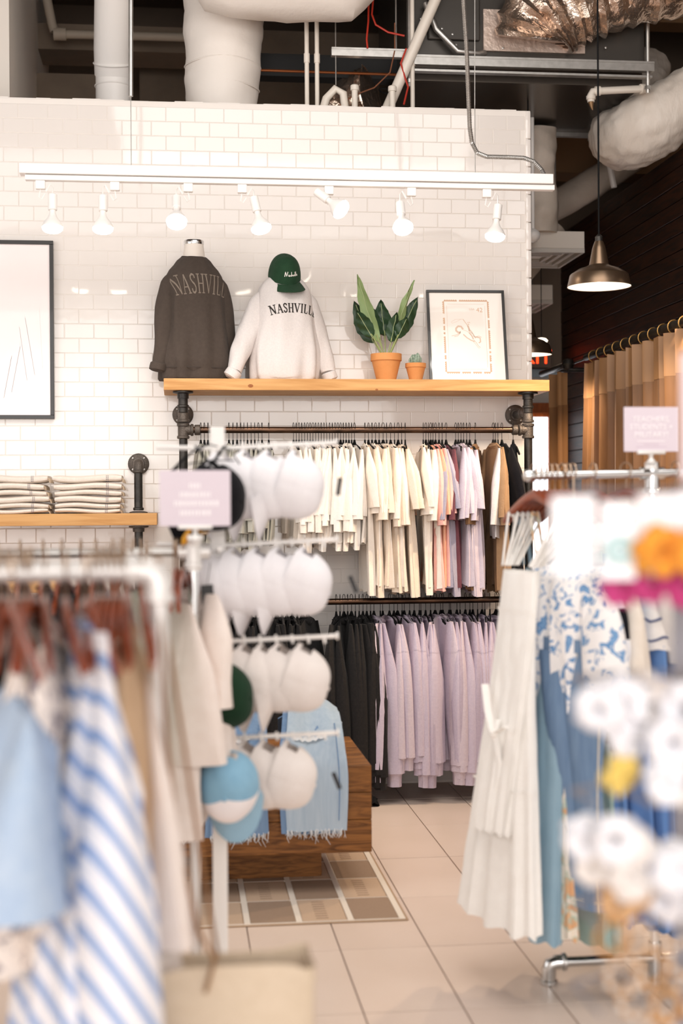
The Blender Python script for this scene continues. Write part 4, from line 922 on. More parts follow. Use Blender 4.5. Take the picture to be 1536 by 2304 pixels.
hang(X_up(1153), UZ, tank, C['black'], 'black sleeveless top hanging last on the upper rail by the right post', 'top', None)
for i in range(17): hang(X_up(500 + i * 11.5), LZ, rg_.choice(swt), C['coal'], 'washed black sweatshirt on the lower rail behind the caps', 'sweatshirt', 'washed black sweatshirts left on the lower rail')
for i in range(10):
    hang(X_up(748 + i * 8.6), LZ, rg_.choice(swt), C['coal'], 'washed black sweatshirt just left of the lavender ones' if i else 'black sweatshirt with a pale grey chest print, turned outward', 'sweatshirt', 'washed black sweatshirts beside the lavender ones' if i else None, rz=0 if i else radians(-16), jitter=bool(i))
pr_s = [o for o in col.objects if o.get('label', '').startswith('black sweatshirt with a pale grey')][0]
bm_ = [c for c in pr_s.children if c.name.startswith('body')][0]
bvh = BVHTree.FromPolygons([v.co for v in bm_.data.vertices], [p.vertices for p in bm_.data.polygons])
b = MB()
def fns(u, v):
    h_ = bvh.ray_cast(Vector((-1, u, v)), Vector((1, 0, 0))); return h_[0] - Vector((.002, 0, 0)) if h_[0] else None
stroke_mesh(b, [(-.16, -.26), (-.13, -.62)], .03, fns, .02); stroke_mesh(b, [(-.12, -.26), (-.10, -.48)], .02, fns, .02); stroke_mesh(b, [(-.07, -.27), (-.10, -.55)], .012, fns, .02)
if b.v: b.build('chest_print', mat('pale_grey_print', 'A9A6A2', .8), pr_s, smooth=False, recalc=False)
for i in range(35):
    hang(X_up(836 + i * 9.7 + rg_.uniform(-4, 4)), LZ, rg_.choice(swt), rg_.choice([C['laven'], C['laven2'], C['laven'], C['laven3']]), 'lavender sweatshirt in the long row on the lower rail', 'sweatshirt', 'lavender sweatshirts on the lower rail')
for p in tee_c + tee_l + swt + [tank]:
    if p.name not in used: 
        for c in list(p.children): bpy.data.objects.remove(c)
        bpy.data.objects.remove(p)
t = tag((lambda b: (b.grid(lambda u, v: (1.13 + .09 * (u - .5) + .02 * sin(v * 9), 7.08 + .10 * (v - .5), .012 + .055 * sin(pi * u) * sin(pi * v) + .012 * sin(u * 9 + v * 6)), 12, 10), b.build('fallen_black_garment', BLACK_VELVET, solid=.004))[-1])(MB()), 'crumpled black garment lying on the floor beside the wooden table', 'garment')
t.location = (-.2, .0, 0)

# ------------------------------------------------------------ low wooden table, rug and frayed jeans
tb = thing('display_table', 'low block-shaped stained wood display table on the plaid rug', 'table', (0, 0, 0))
for k, (z0, z1) in enumerate(((.165, .29), (.292, .395), (.397, .50))):
    b = MB(); b.bevel_box((-.75, 5.45, z0), (.737, 5.485, z1), .003); b.build('front_board', DARK_TABLE, tb, smooth=False)
for k in range(5):
    b = MB(); b.bevel_box((-.75, 5.486 + k * .134, .465), (.737, 5.486 + k * .134 + .132, .50), .003); b.build('top_board', DARK_TABLE, tb, smooth=False)
b = MB(); b.bevel_box((.70, 5.487, .165), (.737, 6.155, .463), .003); b.build('end_board', DARK_TABLE, tb, smooth=False)
b = MB(); b.bevel_box((-.75, 5.487, .165), (-.713, 6.155, .463), .003); b.build('end_board', DARK_TABLE, tb, smooth=False)
b = MB(); b.box((-.70, 5.49, .17), (.69, 6.12, .19)); b.build('underside', DARK_TABLE, tb, smooth=False)
b = MB(); b.bevel_box((-.70, 5.72, .007), (.568, 6.05, .168), .004); b.build('plinth', DARK_TABLE, tb, smooth=False)
# rug: pile squares, pale bars and a bound edge
rug = thing('area_rug', 'brown and beige checked area rug under the wooden table', 'rug', (0, 0, 0))
RUGB = mat('rug_sand', 'BFA690', .95, bump=.5, bscale=300); R1 = mat('rug_brown', 'A48B76', .95, hex2='957C68', var=.3, scale=200, bump=.5, bscale=300); R2 = mat('rug_beige', 'C9AE95', .95, hex2='BFA38A', var=.3, scale=200, bump=.5, bscale=300); R3 = mat('rug_pale_bar', 'E6DACC', .95, bump=.5, bscale=300)
x1, y0_ = .82, 5.085
b = MB(); b.bevel_box((-1.2, y0_, .0005), (x1, 6.9, .006), .002); b.build('backing', mat('rug_binding', 'A98E74', .95), rug, smooth=False)
cw, cd = .187, .285
for i in range(10):
    for j in range(6):
        xr = x1 - .032 - i * cw; yf = y0_ + .012 + j * cd
        b = MB(); b.box((xr - cw + .024, yf + .006, .006), (xr - .004, yf + cd - .004, .0085)); b.build('pile_square', (R1 if (i + j) % 2 == 0 else R2), rug, smooth=False)
        if (i + j) % 2:
            b = MB()
            for k in range(8): b.box((xr - cw * .60, yf + .03 + k * .03, .0085), (xr - cw * .36, yf + .04 + k * .03, .0092))
            stuff(b.build('ladder_motif', R1, rug, smooth=False))
for i in range(11):
    b = MB(); xr = x1 - .032 - i * cw; b.box((xr + .0, y0_ + .006, .006), (xr + .022, 6.89, .0088)); b.build('pale_bar', R3, rug, smooth=False)
for j in range(7):
    b = MB(); yf = y0_ + .008 + j * cd; b.box((-1.19, yf, .006), (x1 - .03, yf + .005, .0090)); b.build('pale_line', R3, rug, smooth=False)

DENIM = mat('light_blue_denim', 'BAC7D2', .9, hex2='9DB0C2', var=.15, scale=5, stretch=(14, 14, 1.5), bump=.3, bscale=200, spec=.1); DENIM2 = mat('mid_blue_denim', '86A0BE', .9, hex2='647FA2', var=.15, scale=5, stretch=(14, 14, 1.5), bump=.3, bscale=200, spec=.1); DENIM_P = fabric('pale_denim', 'C4D2DE', 'B0C3D6', scale=50); FRAY = mat('frayed_cotton', 'D9DADB', .95)
def jeans(x, label, m, z_hem, w=.235, seed=1):
    r = random.Random(seed); t = thing('folded_jeans', label, 'jeans', (x, 5.44, .5), group='folded jeans draped over the wooden table')
    # folded pair: rises over the front edge of the table, falls down its face
    path = [(.46, .03), (.36, .14), (.26, .215), (.16, .20), (.04, .11), (-.012, .02), (-.022, -.04), (-.026, -.14), (-.026, z_hem - .5)]
    def fn(u, v):
        a = v * (len(path) - 1); i = min(int(a), len(path) - 2); f = a - i; y = path[i][0] * (1 - f) + path[i + 1][0] * f; z = path[i][1] * (1 - f) + path[i + 1][1] * f
        top = max(0, 1 - v * 1.9); ww = w * (1 - .38 * top * (v > .12)) * (1 + .04 * sin(v * 9 + seed))
        return (ww * (u - .5) + .03 * top, y - .006 * sin(u * pi * 2 + seed) - .012 * sin(pi * u), z + .012 * sin(u * 3 * pi + 1) * (v < .6) + .010 * sin(u * 5 + v * 20) * (v < .5) + (r.uniform(-.003, .003) if v > .99 else 0))
    for k, (mm, s_) in enumerate(((m, 0), (DENIM2, .012))):
        b = MB(); b.grid(lambda u, v: tuple(Vector(fn(u, v)) + Vector((-.02 * k, s_, -.012 * k * v))), 16, 30); b.build('leg_panel', mm, t, solid=.006)
    b = MB(); b.tube([tuple(Vector(fn(.86, v)) - Vector((0, .006, 0))) for v in [.45 + .5 * q / 14 for q in range(15)]], .0022, 5); b.build('side_seam', DENIM2, t)
    b = MB()
    for q in range(70):
        u = r.random(); p = Vector(fn(u, 1.0)) + Vector((0, -.006 + .016 * r.random(), 0)); l = r.uniform(.012, .032) * (1.7 if r.random() < .12 else 1)
        b.tube([p + Vector((0, 0, .006)), p + Vector((r.uniform(-.006, .006), -.002, -l * .5)), p + Vector((r.uniform(-.012, .012), 0, -l))], [.0016, .0013, .0006], 4)
    stuff(b.build('frayed_hem', FRAY, t))
    b = MB(); b.grid(lambda u, v: tuple(Vector(fn(.14 + .55 * u, .50 + .018 * v)) - Vector((0, .007 + .002 * sin(u * 20), -.012 * sin(pi * u) + .004 * sin(u * 31)))), 12, 3); b.build('ripped_patch', FRAY, t)
    return t
jeans(.520, 'light blue frayed jeans folded over the right front edge of the wooden table', DENIM, .262)
jeans(.225, 'frayed jeans half hidden behind the light blue cap on the wooden table', DENIM2, .255, .22, 4)
jeans(-.08, 'leftmost folded jeans on the wooden table behind the clothes rail', DENIM, .26, .23, 6)

# ------------------------------------------------------------ fitting-room curtains, pendants, exit sign
CURT = mat('bronze_satin', '8C6440', .45, hex2='6C4A2C', var=.2, scale=3, stretch=(1, 14, 1), spec=.4, sheen=.1); CURT_L = mat('bronze_satin_header', '97704B', .5)
def curtain(label, ya, yb, ya2, yb2, top=2.36, seed=1, n=90):
    t = thing('curtain', label, 'curtain', (2.5, 0, 0), group='fitting room curtains')
    r = random.Random(seed); ph = [r.uniform(0, 6) for _ in range(5)]
    def fn(u, v, pad=0):
        y = (ya + (yb - ya) * u) * (1 - v) + (ya2 + (yb2 - ya2) * u) * v
        w = abs(yb - ya); k = w / .17 * 2 * pi
        d = .038 * (1 - .3 * v) * sin(k * u + ph[0] + .7 * sin(3 * u + ph[1])) + .014 * sin(2.3 * k * u + ph[2] + v)
        return (d - pad, y + .012 * sin(1.7 * k * u + ph[3]), top + .012 * abs(sin(k * u * .5)) * (v < .01) - v * (top - .06))
    b = MB(); b.grid(lambda u, v: fn(u, .09 + .91 * v), n, 14); b.build('drape', CURT, t)
    b = MB(); b.grid(lambda u, v: fn(u, .09 * v, .002), n, 4); b.build('header', CURT_L, t)
    return t
curtain('long bronze curtain filling the fitting room opening behind the right clothes rack', 6.2, 7.52, 6.2, 7.50, seed=3)
curtain('bronze curtain panel beside the gap, its edge hanging free above the sale sign', 7.56, 8.46, 7.60, 8.72, seed=5, n=60)
curtain('narrow farthest bronze curtain beside the exit door', 8.98, 9.30, 8.96, 9.42, seed=7, n=30)
rod = thing('curtain_rod', 'dark iron curtain rod with rings running along the dark wood wall', 'curtain rod', (2.5, 0, 0))
for a, b_ in ((5.9, 8.52), (8.95, 9.6)):
    b = MB(); b.tube([(0, a, 2.41), (0, b_, 2.41)], .021, 14); b.build('rod', PIPE_IRON, rod)
b = MB(); b.tube([(.02, 8.5, 2.41), (.02, 9.0, 2.41)], .007, 8); b.build('thin_rod', PIPE_IRON, rod)
b = MB(); b.lathe([(.001, -.04), (.03, -.03), (.042, 0), (.03, .03), (.001, .04)], 16, T((0, 8.93, 2.41))); b.build('finial', PIPE_IRON, rod)
for y in (6.4, 8.2, 9.3):
    b = MB(); b.tube([(0, y, 2.41), (.45, y, 2.41), (.51, y, 2.41)], .015, 10); b.build('bracket', PIPE_IRON, rod)
for k in range(13):
    y = 6.5 + k * .155; b = MB(); b.tube([(.032 * cos(a) , y, 2.402 + .034 * sin(a)) for a in [2 * pi * q / 16 for q in range(16)]], .004, 6, closed=True); b.build('ring', mat('worn_brass', 'B08850', .35, .8), rod)
SHADE_OUT = mat('brushed_bronze', '6E5A48', .3, .8); SHADE_IN = mat('white_lamp_inside', 'F6F2EA', .5, emit=('FFF3E2', .5))
def pendant(x, y, z, r, label, watts):
    t = thing('pendant_lamp', label, 'lamp', (x, y, z))
    b = MB(); b.lathe([(r, 0), (r * .98, .015), (r * .92, .055), (r * .88, .062), (r * .64, .085), (r * .40, .097), (r * .31, .105), (r * .21, .185), (r * .19, .195), (.02, .218)], 44, cap=False); b.build('lamp_shade', SHADE_OUT, t)
    b = MB(); b.lathe([(r * .985, .002), (r * .95, .015), (r * .88, .050), (r * .5, .078), (.02, .092)], 44, cap=False); b.build('shade_lining', SHADE_IN, t)
    b = MB(); b.lathe([(.001, .02), (.02, .027), (.03, .045), (.026, .07), (.014, .09), (.014, .11)], 16); b.build('bulb', mat('pendant_bulb', 'FFFFFF', emit=('FFE9CC', 12)), t)
    b = MB(); b.lathe([(.018, .18), (.018, .24), (.008, .25)], 14); b.build('cord_grip', PIPE_IRON, t)
    b = MB(); b.tube([(0, 0, .24), (0, 0, 5.0 - z)], .0045, 8); b.build('cord', BLACK_VELVET, t)
    d = bpy.data.lights.new('pendant', 'SPOT'); d.energy = watts; d.color = (1, .78, .55); d.spot_size = radians(140); d.spot_blend = .5; d.shadow_soft_size = .04
    lo = bpy.data.objects.new('lamp_light', d); col.objects.link(lo); lo.parent = t; lo.location = (0, 0, .012)
pendant(2.008, 6.62, 2.545, .152, 'bronze pendant lamp with a white inside hanging in front of the dark wood wall', 60)
pendant(2.10, 8.35, 2.405, .135, 'far bronze pendant lamp half hidden by the tiled wall above the exit sign', 70)
pendant(2.66, 6.3, 2.75, .13, 'unseen pendant lamp added beyond the right edge of view to light the wood wall', 120)  # out of view, added to put a warm glow on the wood boards
t = thing('exit_sign', 'red lit EXIT sign on the far wall just past the tiled wall', 'sign', (2.72, 10.78, 2.60))
b = MB(); b.bevel_box((-.16, -.03, -.03), (.16, .03, .17), .006); b.build('sign_housing', mat('exit_sign_housing', '6A5A50', .6), t, smooth=False)
b = MB(); b.tube([(0, .03, .1), (0, .1, .1)], .02, 10); b.build('wall_mount', TRACK_WHITE, t)
text_mesh('lettering', 'EXIT', .155, mat('exit_red', 'FF4A20', emit=('FF3A14', 3.5)), t, T((0, -.032, 0)) @ FRONT, .001)
t = thing('small_ceiling_lamp', 'small round lit lamp peeping past the tiled wall above the far pendant', 'lamp', (2.50, 9.6, 2.62))
b = MB(); b.lathe([(.001, 0), (.035, .004), (.045, .02), (.03, .035), (.006, .04)], 18); r_ = MB(); r_.tube([(0, 0, .04), (0, 0, 2.6)], .003, 6); r_.build('cord', BLACK_VELVET, t); b.build('lamp_body', mat('warm_globe', 'FFF0DC', emit=('FFE6C8', 4)), t)

# ------------------------------------------------------------ wooden hangers and foreground garments
def wood_hanger(label, group, m=HANGER_WOOD, w=.215):
    t = thing('wooden_hanger', label, 'hanger', group=group)
    b = MB(); b.tube([(0, .021, -.014)] + [(0, .0215 * cos(a), .001 + .0215 * sin(a)) for a in [radians(d) for d in range(-10, 200, 25)]] + [(0, -.014, -.020), (0, -.001, -.034), (0, 0, -.070)], .0022, 8); b.build('hook', BRONZE, t)
    b = MB(); P = []; 
    for k in range(17):
        s = -1 + 2 * k / 16; P.append((.012 * s * s, w * s, -.072 - .085 * abs(s) ** 1.25))
    b.tube(P, [.004] + [.0065] * 15 + [.004], 12, ry=[.010] + [.0165 - .005 * abs(-1 + 2 * k / 16) for k in range(1, 16)] + [.010]); b.build('shoulder_bar', m, t)
    return t
wh0 = wood_hanger('x', None)
def hang_wood(x, y, z, rz, label, group, tilt=0):
    h = dup(wh0) if wh0.name in used else wh0; used.add(h.name); h.location = (x, y, z); h.rotation_euler = (0, tilt, rz); tag(h, label, 'hanger', group); return h

# galvanised pipe clothes rails
def elbow3(b, pts, r=.024): b.tube(pts, r, 18)
def rail_rack(label, xr, y, z, x_end, feet=True, m=STEEL, r=.0165):
    t = thing('clothes_rail', label, 'clothes rail')
    b = MB(); b.tube([(x_end, y, z), (xr - .035, y, z)], r, 18); b.build('top_rail', m, t)
    b = MB(); b.tube([(xr - .045, y, z), (xr - .025, y, z), (xr - .008, y, z - .006), (xr, y, z - .022), (xr, y, z - .05)], r * 1.35, 18); collar(b, (xr - .045, y, z), 'x', r * 1.6); collar(b, (xr, y, z - .048), 'z', r * 1.6); b.build('elbow_fitting', m, t)
    b = MB(); b.tube([(xr, y, z - .05), (xr, y, .11)], r, 18); b.build('upright', m, t)
    b = MB(); b.tube([(xr, y - .28, .06), (xr, y + .28, .06)], r, 16); b.build('foot_bar', m, t)
    for s in (-1, 1):
        b = MB(); b.tube([(xr, y + s * .27, .06), (xr, y + s * .295, .057), (xr, y + s * .305, .04), (xr, y + s * .305, .0)], r * 1.35, 16); b.build('foot_elbow', m, t)
    b = MB(); b.tube([(xr, y, .12), (xr, y, .03)], r * 1.35, 16); b.tube([(xr, y - .04, .06), (xr, y + .04, .06)], r * 1.35, 16); b.build('tee_fitting', m, t)
    return t
WSTEEL = mat('pale_galvanised_pipe', 'E2DFDC', .4, .35)
rA = thing('clothes_rail', 'chrome clothes rail at middle distance on the left, its post behind the small lilac sign', 'clothes rail')
b = MB(); b.tube([(-1.3, 3.88, 1.381), (.07, 3.88, 1.381)], .0125, 16); b.build('top_rail', STEEL, rA)
b = MB(); b.tube([(.041, 3.87, .05), (.041, 3.87, 1.33)], .0150, 16); b.build('upright', CHROME, rA)
b = MB(); b.tube([(.041, 3.87, 1.33), (.041, 3.87, 1.42)], .021, 16); b.tube([(.0, 3.88, 1.381), (.085, 3.88, 1.381)], .020, 16); collar(b, (.041, 3.87, 1.345), 'z', .025); b.build('cross_fitting', WSTEEL, rA)
for z in (1.19,):
    b = MB(); b.lathe([(.019, -.02), (.021, 0), (.019, .02)], 16, T((.041, 3.87, z))); b.build('height_clamp', STEEL, rA)
b = MB(); b.tube([(.041, 3.6, .035), (.041, 4.14, .035)], .016, 14); b.build('foot_bar', CHROME, rA)
for s in (3.6, 4.14):
    b = MB(); b.lathe([(.02, 0), (.022, .02), (.016, .05)], 14, T((.041, s, 0))); b.build('foot', CHROME, rA)
rB = rail_rack('nearest clothes rail of thick pale pipe with an elbow at its right end, lower left', -.034, 2.43, 1.395, -1.1, m=WSTEEL, r=.0175)

LILAC_CARD = mat('lilac_card', 'E0D4DE', .5); CARD_INK = mat('white_card_lettering', 'FBF7FA', .6)
def sign(x, y, z, w, h, label, lines, sizes, stem_z, rz=0):
    t = thing('sale_sign', label, 'sign', (x, y, z), rz)
    b = MB(); b.bevel_box((-w / 2, -.0015, 0), (w / 2, .0015, h), .001); b.build('card', LILAC_CARD, t, smooth=False)
    b = MB(); b.bevel_box((-.045, -.008, -.008), (.045, .008, .004), .002); b.build('card_clip', WSTEEL, t)
    b = MB(); b.lathe([(.008, -.008), (.006, -.02), (.013, -.028), (.014, -.036), (.007, -.044), (.012, -.052), (.020, stem_z + .012), (.022, stem_z)], 18, cap=False); b.build('stem', WSTEEL, t)
    for (txt, px, pz), s in zip(lines, sizes):
        if txt: text_mesh('lettering', txt, s, CARD_INK, t, T((px, -.0022, pz)) @ FRONT, .0003, shear=.1)
    return t
t = sign(.045, 3.765, 1.452, .186, .147, 'small lilac card sign on top of the left chrome rail, lettering too blurred to read', [], [], -.035)
b = MB(); rs = random.Random(4)
for z, w in ((.105, .03), (.082, .08), (.059, .11), (.034, .08)):
    q = -w / 2
    while q < w / 2:
        k = rs.uniform(.005, .010); b.box((q, -.0026, z - .006), (q + k * .7, -.0016, z + .008)); q += k + .002
stuff(b.build('blurred_lettering', CARD_INK, t, smooth=False))
sign(1.478, 4.33, 1.668, .175, .140, 'lilac card sign for teachers, students and military on the right clothes rack', [('TEACHERS,', -.0, .094), ('STUDENTS +', 0, .070), ('MILITARY!', 0, .046)], [.0245, .0245, .0245], -.055)
tS = [o for o in col.objects if o.get('label', '').startswith('lilac card sign for teachers')][0]
for k, (w, z) in enumerate(((.09, .032), (.05, .022), (.10, .014))):
    b = MB(); b.box((-w / 2, -.0022, z), (w / 2, -.0016, z + .002)); b.build('printed_rule', CARD_INK if k == 0 else mat('lilac_rule', 'CDBCCB', .6), tS, smooth=False)

# right-hand rack
rC = thing('clothes_rail', 'chrome clothes rack on the right carrying the white, blue and floral garments', 'clothes rail')
RYY = 4.35
b = MB(); b.tube([(1.10, RYY, 1.594), (2.35, RYY - .03, 1.612)], .0135, 16); b.build('top_rail', CHROME, rC)
b = MB(); b.lathe([(.001, -.022), (.014, -.018), (.0195, -.008), (.0195, .012), (.014, .02)], 16, T((1.092, RYY, 1.594)) @ RY(pi / 2)); b.build('end_cap', CHROME, rC)
b = MB(); b.tube([(1.487, RYY, .11), (1.487, RYY, 1.56)], .0155, 16); b.build('upright', CHROME, rC)
b = MB(); b.tube([(1.487, RYY, 1.54), (1.487, RYY, 1.635)], .022, 16); collar(b, (1.487, RYY, 1.545), 'z', .029); b.tube([(1.45, RYY, 1.60), (1.525, RYY, 1.60)], .02, 16); b.build('cross_fitting', CHROME, rC)
b = MB(); b.tube([(1.165, 4.345, .07), (2.2, 4.345, .07)], .0155, 16); b.build('foot_bar', CHROME, rC)
b = MB(); b.tube([(1.19, 4.345, .07), (1.165, 4.345, .07), (1.150, 4.347, .064), (1.145, 4.35, .045), (1.145, 4.352, .0)], .023, 18); collar(b, (1.192, 4.345, .07), 'x', .028); collar(b, (1.145, 4.352, .008), 'z', .027); b.build('foot_elbow', CHROME, rC)
b = MB(); b.tube([(1.487, RYY, .12), (1.487, RYY, .0)], .022, 16); b.build('tee_fitting', CHROME, rC)

GAUZE = mat('white_gauze', 'FAF8F4', .9, bump=.3, bscale=160, hex2='F3EFEA', var=.3, scale=20, spec=.1)
def strap_dress(m, seed, L=1.11, sw=.095, hemw=.30, top=-.305, th=.05, waist=.5, lean=0.0, straps=True, ruffle=.018, tie=False, tiers=(), shift=0.0):
    r = random.Random(seed); ph = [r.uniform(0, 6) for _ in range(6)]; t = empty('strap_dress'); n = 64; R = []
    for i in range(27):
        u = i / 26; z = top - L * u
        w = sw * (1 + .25 * (u / .28)) if u < .28 else sw * 1.25 + (hemw - sw * 1.25) * ((u - .28) / .72) ** 1.1
        d = th * (.55 + .8 * u); amp = ruffle * max(0, (u - .25) / .75); rg = []
        for k in range(n):
            a = 2 * pi * k / n
            f = amp * (sin(a * 11 + ph[0] + u * 2) + .5 * sin(a * 17 + ph[1])) + .004 * noise.noise(Vector((cos(a) * 3, sin(a) * 3, z * 14)))
            rg.append(((d + f) * sin(a) + lean * u + shift, (w + f * .6) * cos(a), z + .008 * u * sin(a * 9 + ph[3]) - .012 * (u == 0) * abs(sin(a)) - .03 * u * cos(a) * 0))
        R.append(rg)
    b = MB(); b.rings(R, True, False); b.build('dress_cloth', m, t)
    if straps:
        for s in (-1, 1):
            b = MB(); b.tube([(.0, s * sw * 1.5, -.140), (.008, s * sw * 1.52, -.128), (.014, s * sw * 1.5, -.16), (.012 + shift, s * sw * .95, top + .01)], .008, 8, ry=.0025); b.tube([(.0, s * sw * 1.5, -.140), (-.008, s * sw * 1.52, -.128), (-.014, s * sw * 1.5, -.16), (-.012 + shift, s * sw * .95, top + .01)], .008, 8, ry=.0025); b.build('strap', m, t)
    for u in tiers:
        j = R[int(u * 26)]; b = MB(); b.rings([[(p[0] * 1.06 + .0, p[1] * 1.03, p[2] + dz) for p in j] for dz in (.004, -.004)]); b.build('seam', m, t)
    if tie:
        b = MB(); c = R[12]
        b.tube([(-.055 + lean * .45, -.02, top - .46), (-.068 + lean * .5, -.03, top - .50), (-.06 + lean * .5, -.05, top - .60), (-.07 + lean * .5, -.04, top - .68)], .011, 8, ry=.004)
        b.tube([(-.055 + lean * .45, .06, top - .36), (-.066 + lean * .45, .02, top - .44), (-.07 + lean * .5, -.03, top - .50), (-.065 + lean * .5, -.10, top - .47)], .012, 8, ry=.004)
        b.lathe([(.001, -.014), (.014, -.006), (.014, .006), (.001, .014)], 10, T((-.070 + lean * .5, -.03, top - .50))); tie_ = b.build('tie', m, t); tie_.location = (shift, 0, 0)
    return t
RZc = radians(16)
def on_rack(x): return (x, RYY - .03 * (x - 1.1) / 1.25, 1.594 + .0144 * (x - 1.1) + .0135)
d1 = strap_dress(GAUZE, 1, L=1.08, lean=-.085, shift=-.05, tie=True, tiers=(.12, .62), hemw=.23, ruffle=.011, th=.045)
nm = ['foremost', 'second', 'third', 'fourth']
for k in range(5):
    x = 1.105 + .017 * k; o = d1 if k == 0 else strap_dress(GAUZE, 30 + k, L=.8, sw=.08, hemw=.10, ruffle=.006, th=.012, lean=-.12, shift=-.055 - .012 * k)
    o.location = on_rack(x); o.rotation_euler = (0, 0, RZc); tag(o, ['white gauze dress with a tied waist, leftmost on the right rack', 'white strap dress directly behind the tied one', 'white strap dress third from the left on the right rack', 'white strap dress fourth from the left on the right rack', 'white strap dress fifth from the left, beside the blue dress'][k], 'dress', 'white strap dresses on the right rack')
    hang_wood(*on_rack(x), RZc, 'reddish brown wooden hanger carrying a white strap dress', 'wooden hangers at the left end of the right rack')
BLUE1 = fabric('dusty_blue_crepe', '9DB9CA', '8CABBE', scale=12); BLUE2 = fabric('cornflower_cloth', '6F93C8', '5C82BA', scale=12); SAGE2 = fabric('sage_green_cloth', 'A9BFB9', '98B0AA', scale=12)
d2 = strap_dress(BLUE1, 5, L=1.125, sw=.11, hemw=.175, lean=-.06, shift=-.02, ruffle=.006, th=.035); d2.location = on_rack(1.155); d2.rotation_euler = (0, 0, RZc); tag(d2, 'long dusty blue strap dress beside the white dresses on the right rack', 'dress'); hang_wood(*on_rack(1.195), RZc, 'wooden hanger of the dusty blue dress', None)
PRINTD = pattern('pastel_print', 'EFE6D8', 'B9CDBF', 'blotch', 16, width=.5, fg2='E2B48A')
d3 = strap_dress(PRINTD, 6, L=1.10, sw=.07, hemw=.17, ruffle=.012, th=.03, lean=-.03); d3.location = Vector(on_rack(1.150)) - Vector((0, .05, 0)); d3.rotation_euler = (0, 0, RZc); tag(d3, 'pastel printed dress whose ruffled hem shows below the jeans', 'dress'); hang_wood(*on_rack(1.20), RZc, 'wooden hanger of the pastel printed dress', None)
TOILE = pattern('blue_toile', 'F6F4F4', '5A8ABC', 'blotch', 30, width=.55, fg2='7FA6D0')
d4 = garment('floral_blouse', .44, .15, .17, .035, .40, 41, m=TOILE, st=.055, sw1=.075, sw0=.045, fold=.016, detail=2); d4.location = Vector(on_rack(1.175)) - Vector((0, .13, .19)); d4.rotation_euler = (0, 0, RZc + .15); tag(d4, 'white blouse with a blue floral print and puffed sleeves on the right rack', 'blouse'); hang_wood(*on_rack(1.215), RZc, 'wooden hanger of the blue floral blouse', None)
def trousers(label, m, x, top, hem, seed, w=.09):
    r = random.Random(seed); t = thing('hanging_jeans', label, 'jeans'); ph = r.uniform(0, 6)
    for s in (-1, 1):
        R = []
        for i in range(18):
            u = i / 17; hw = .095 - .03 * min(1, u * 2) + .028 * max(0, u - .5) * 2
            R.append([(.030 * sin(a) * (1 + .2 * sin(u * 9 + ph)) + .006 * sin(3 * a + u * 7), s * .05 * (1 - .4 * u) + hw * cos(a), top - (top - hem) * u) for a in [2 * pi * k / 24 for k in range(24)]])
        b = MB(); b.rings(R, True, False); lg = b.build('trouser_leg', m, t)
        b = MB(); b.tube([Vector(rg[14]) * 1.0 + Vector((-.001, -.0, 0)) for rg in R], .0028, 5); b.build('side_seam', mat('denim_thread', 'D6D0C4', .9), lg)
        b = MB(); b.rings([[(p[0] * 1.05, p[1] * 1.01, p[2] + dz) for p in R[-1]] for dz in (.030, .026)]); b.build('hem_stitch', mat('denim_thread', 'D6D0C4', .9), lg)
    b = MB(); b.rings([[(.028 * sin(a), .135 * cos(a), top + dz) for a in [2 * pi * k / 28 for k in range(28)]] for dz in (.0, .04)]); b.build('waistband', m, t)
    b = MB(); b.tube([(0, 0, top + .04), (0, 0, -.02)], .003, 6); b.build('clip_hanger', BRONZE, t)
    t.location = Vector(on_rack(x)) - Vector((0, .17, 0)); t.rotation_euler = (0, 0, RZc + .25); return t
trousers('mid blue straight jeans hanging below the floral blouse on the right rack', DENIM2, 1.185, -.55, -1.31, 2)
STRIPE = pattern('black_white_stripe', 'F0EEF0', '16161C', 'stripe', 5.4, (0, .12, 1), .5)
def rack_top(proto_m, x, label, L, sl, seed, cat, cuffs=False, drop=.0, rz=0, hgr=True, st=.03, hw=.22):
    g = garment({'sweater': 'striped_sweater', 'blouse': 'embroidered_blouse'}.get(cat, 'knit_shirt'), L, .19, hw, .022, sl, seed, m=proto_m, cuffs=cuffs, hem=cuffs, st=st, fold=.012); g.location = Vector(on_rack(x)) - Vector((0, 0, drop)); g.rotation_euler = (0, 0, RZc + rz); tag(g, label, cat)
    if hgr: hang_wood(*on_rack(x), RZc + rz, 'wooden hanger of the %s' % label.split(' on ')[0].split(' beside')[0][:60], None)
    return g
rack_top(STRIPE, 1.23, 'black and white broad striped sweater beside the floral blouse', .50, .50, 51, 'sweater', True, .17)
d5 = strap_dress(BLUE2, 7, L=1.12, sw=.15, hemw=.24, ruffle=.012, th=.03, straps=False, top=-.25); d5.location = on_rack(1.27); d5.rotation_euler = (0, 0, RZc); tag(d5, 'cornflower blue long dress right of the striped sweater', 'dress')
d6 = strap_dress(SAGE2, 8, L=1.20, sw=.13, hemw=.23, ruffle=.008, th=.03, straps=False, top=-.25); d6.location = on_rack(1.245); d6.rotation_euler = (0, 0, RZc); tag(d6, 'long sage green dress whose hem hangs lowest on the right rack', 'dress')
rack_top(fabric('oat_knit', 'EDE3D8', 'E2D6C8'), 1.295, 'oatmeal knit top right of the cornflower dress', .55, .45, 53, 'top', False, .15)
for k, x in enumerate((1.35, 1.42, 1.49)):
    d = strap_dress(BLUE2, 60 + k, L=1.12 + .03 * k, sw=.14, hemw=.23, ruffle=.014, th=.035, straps=False, top=-.25); d.location = on_rack(x); d.rotation_euler = (0, 0, RZc); tag(d, ['cornflower blue dress showing behind the hair accessories, nearest the oatmeal top', 'cornflower blue dress in the middle behind the hair accessories', 'cornflower blue dress farthest right behind the hair accessories'][k], 'dress', 'cornflower dresses')
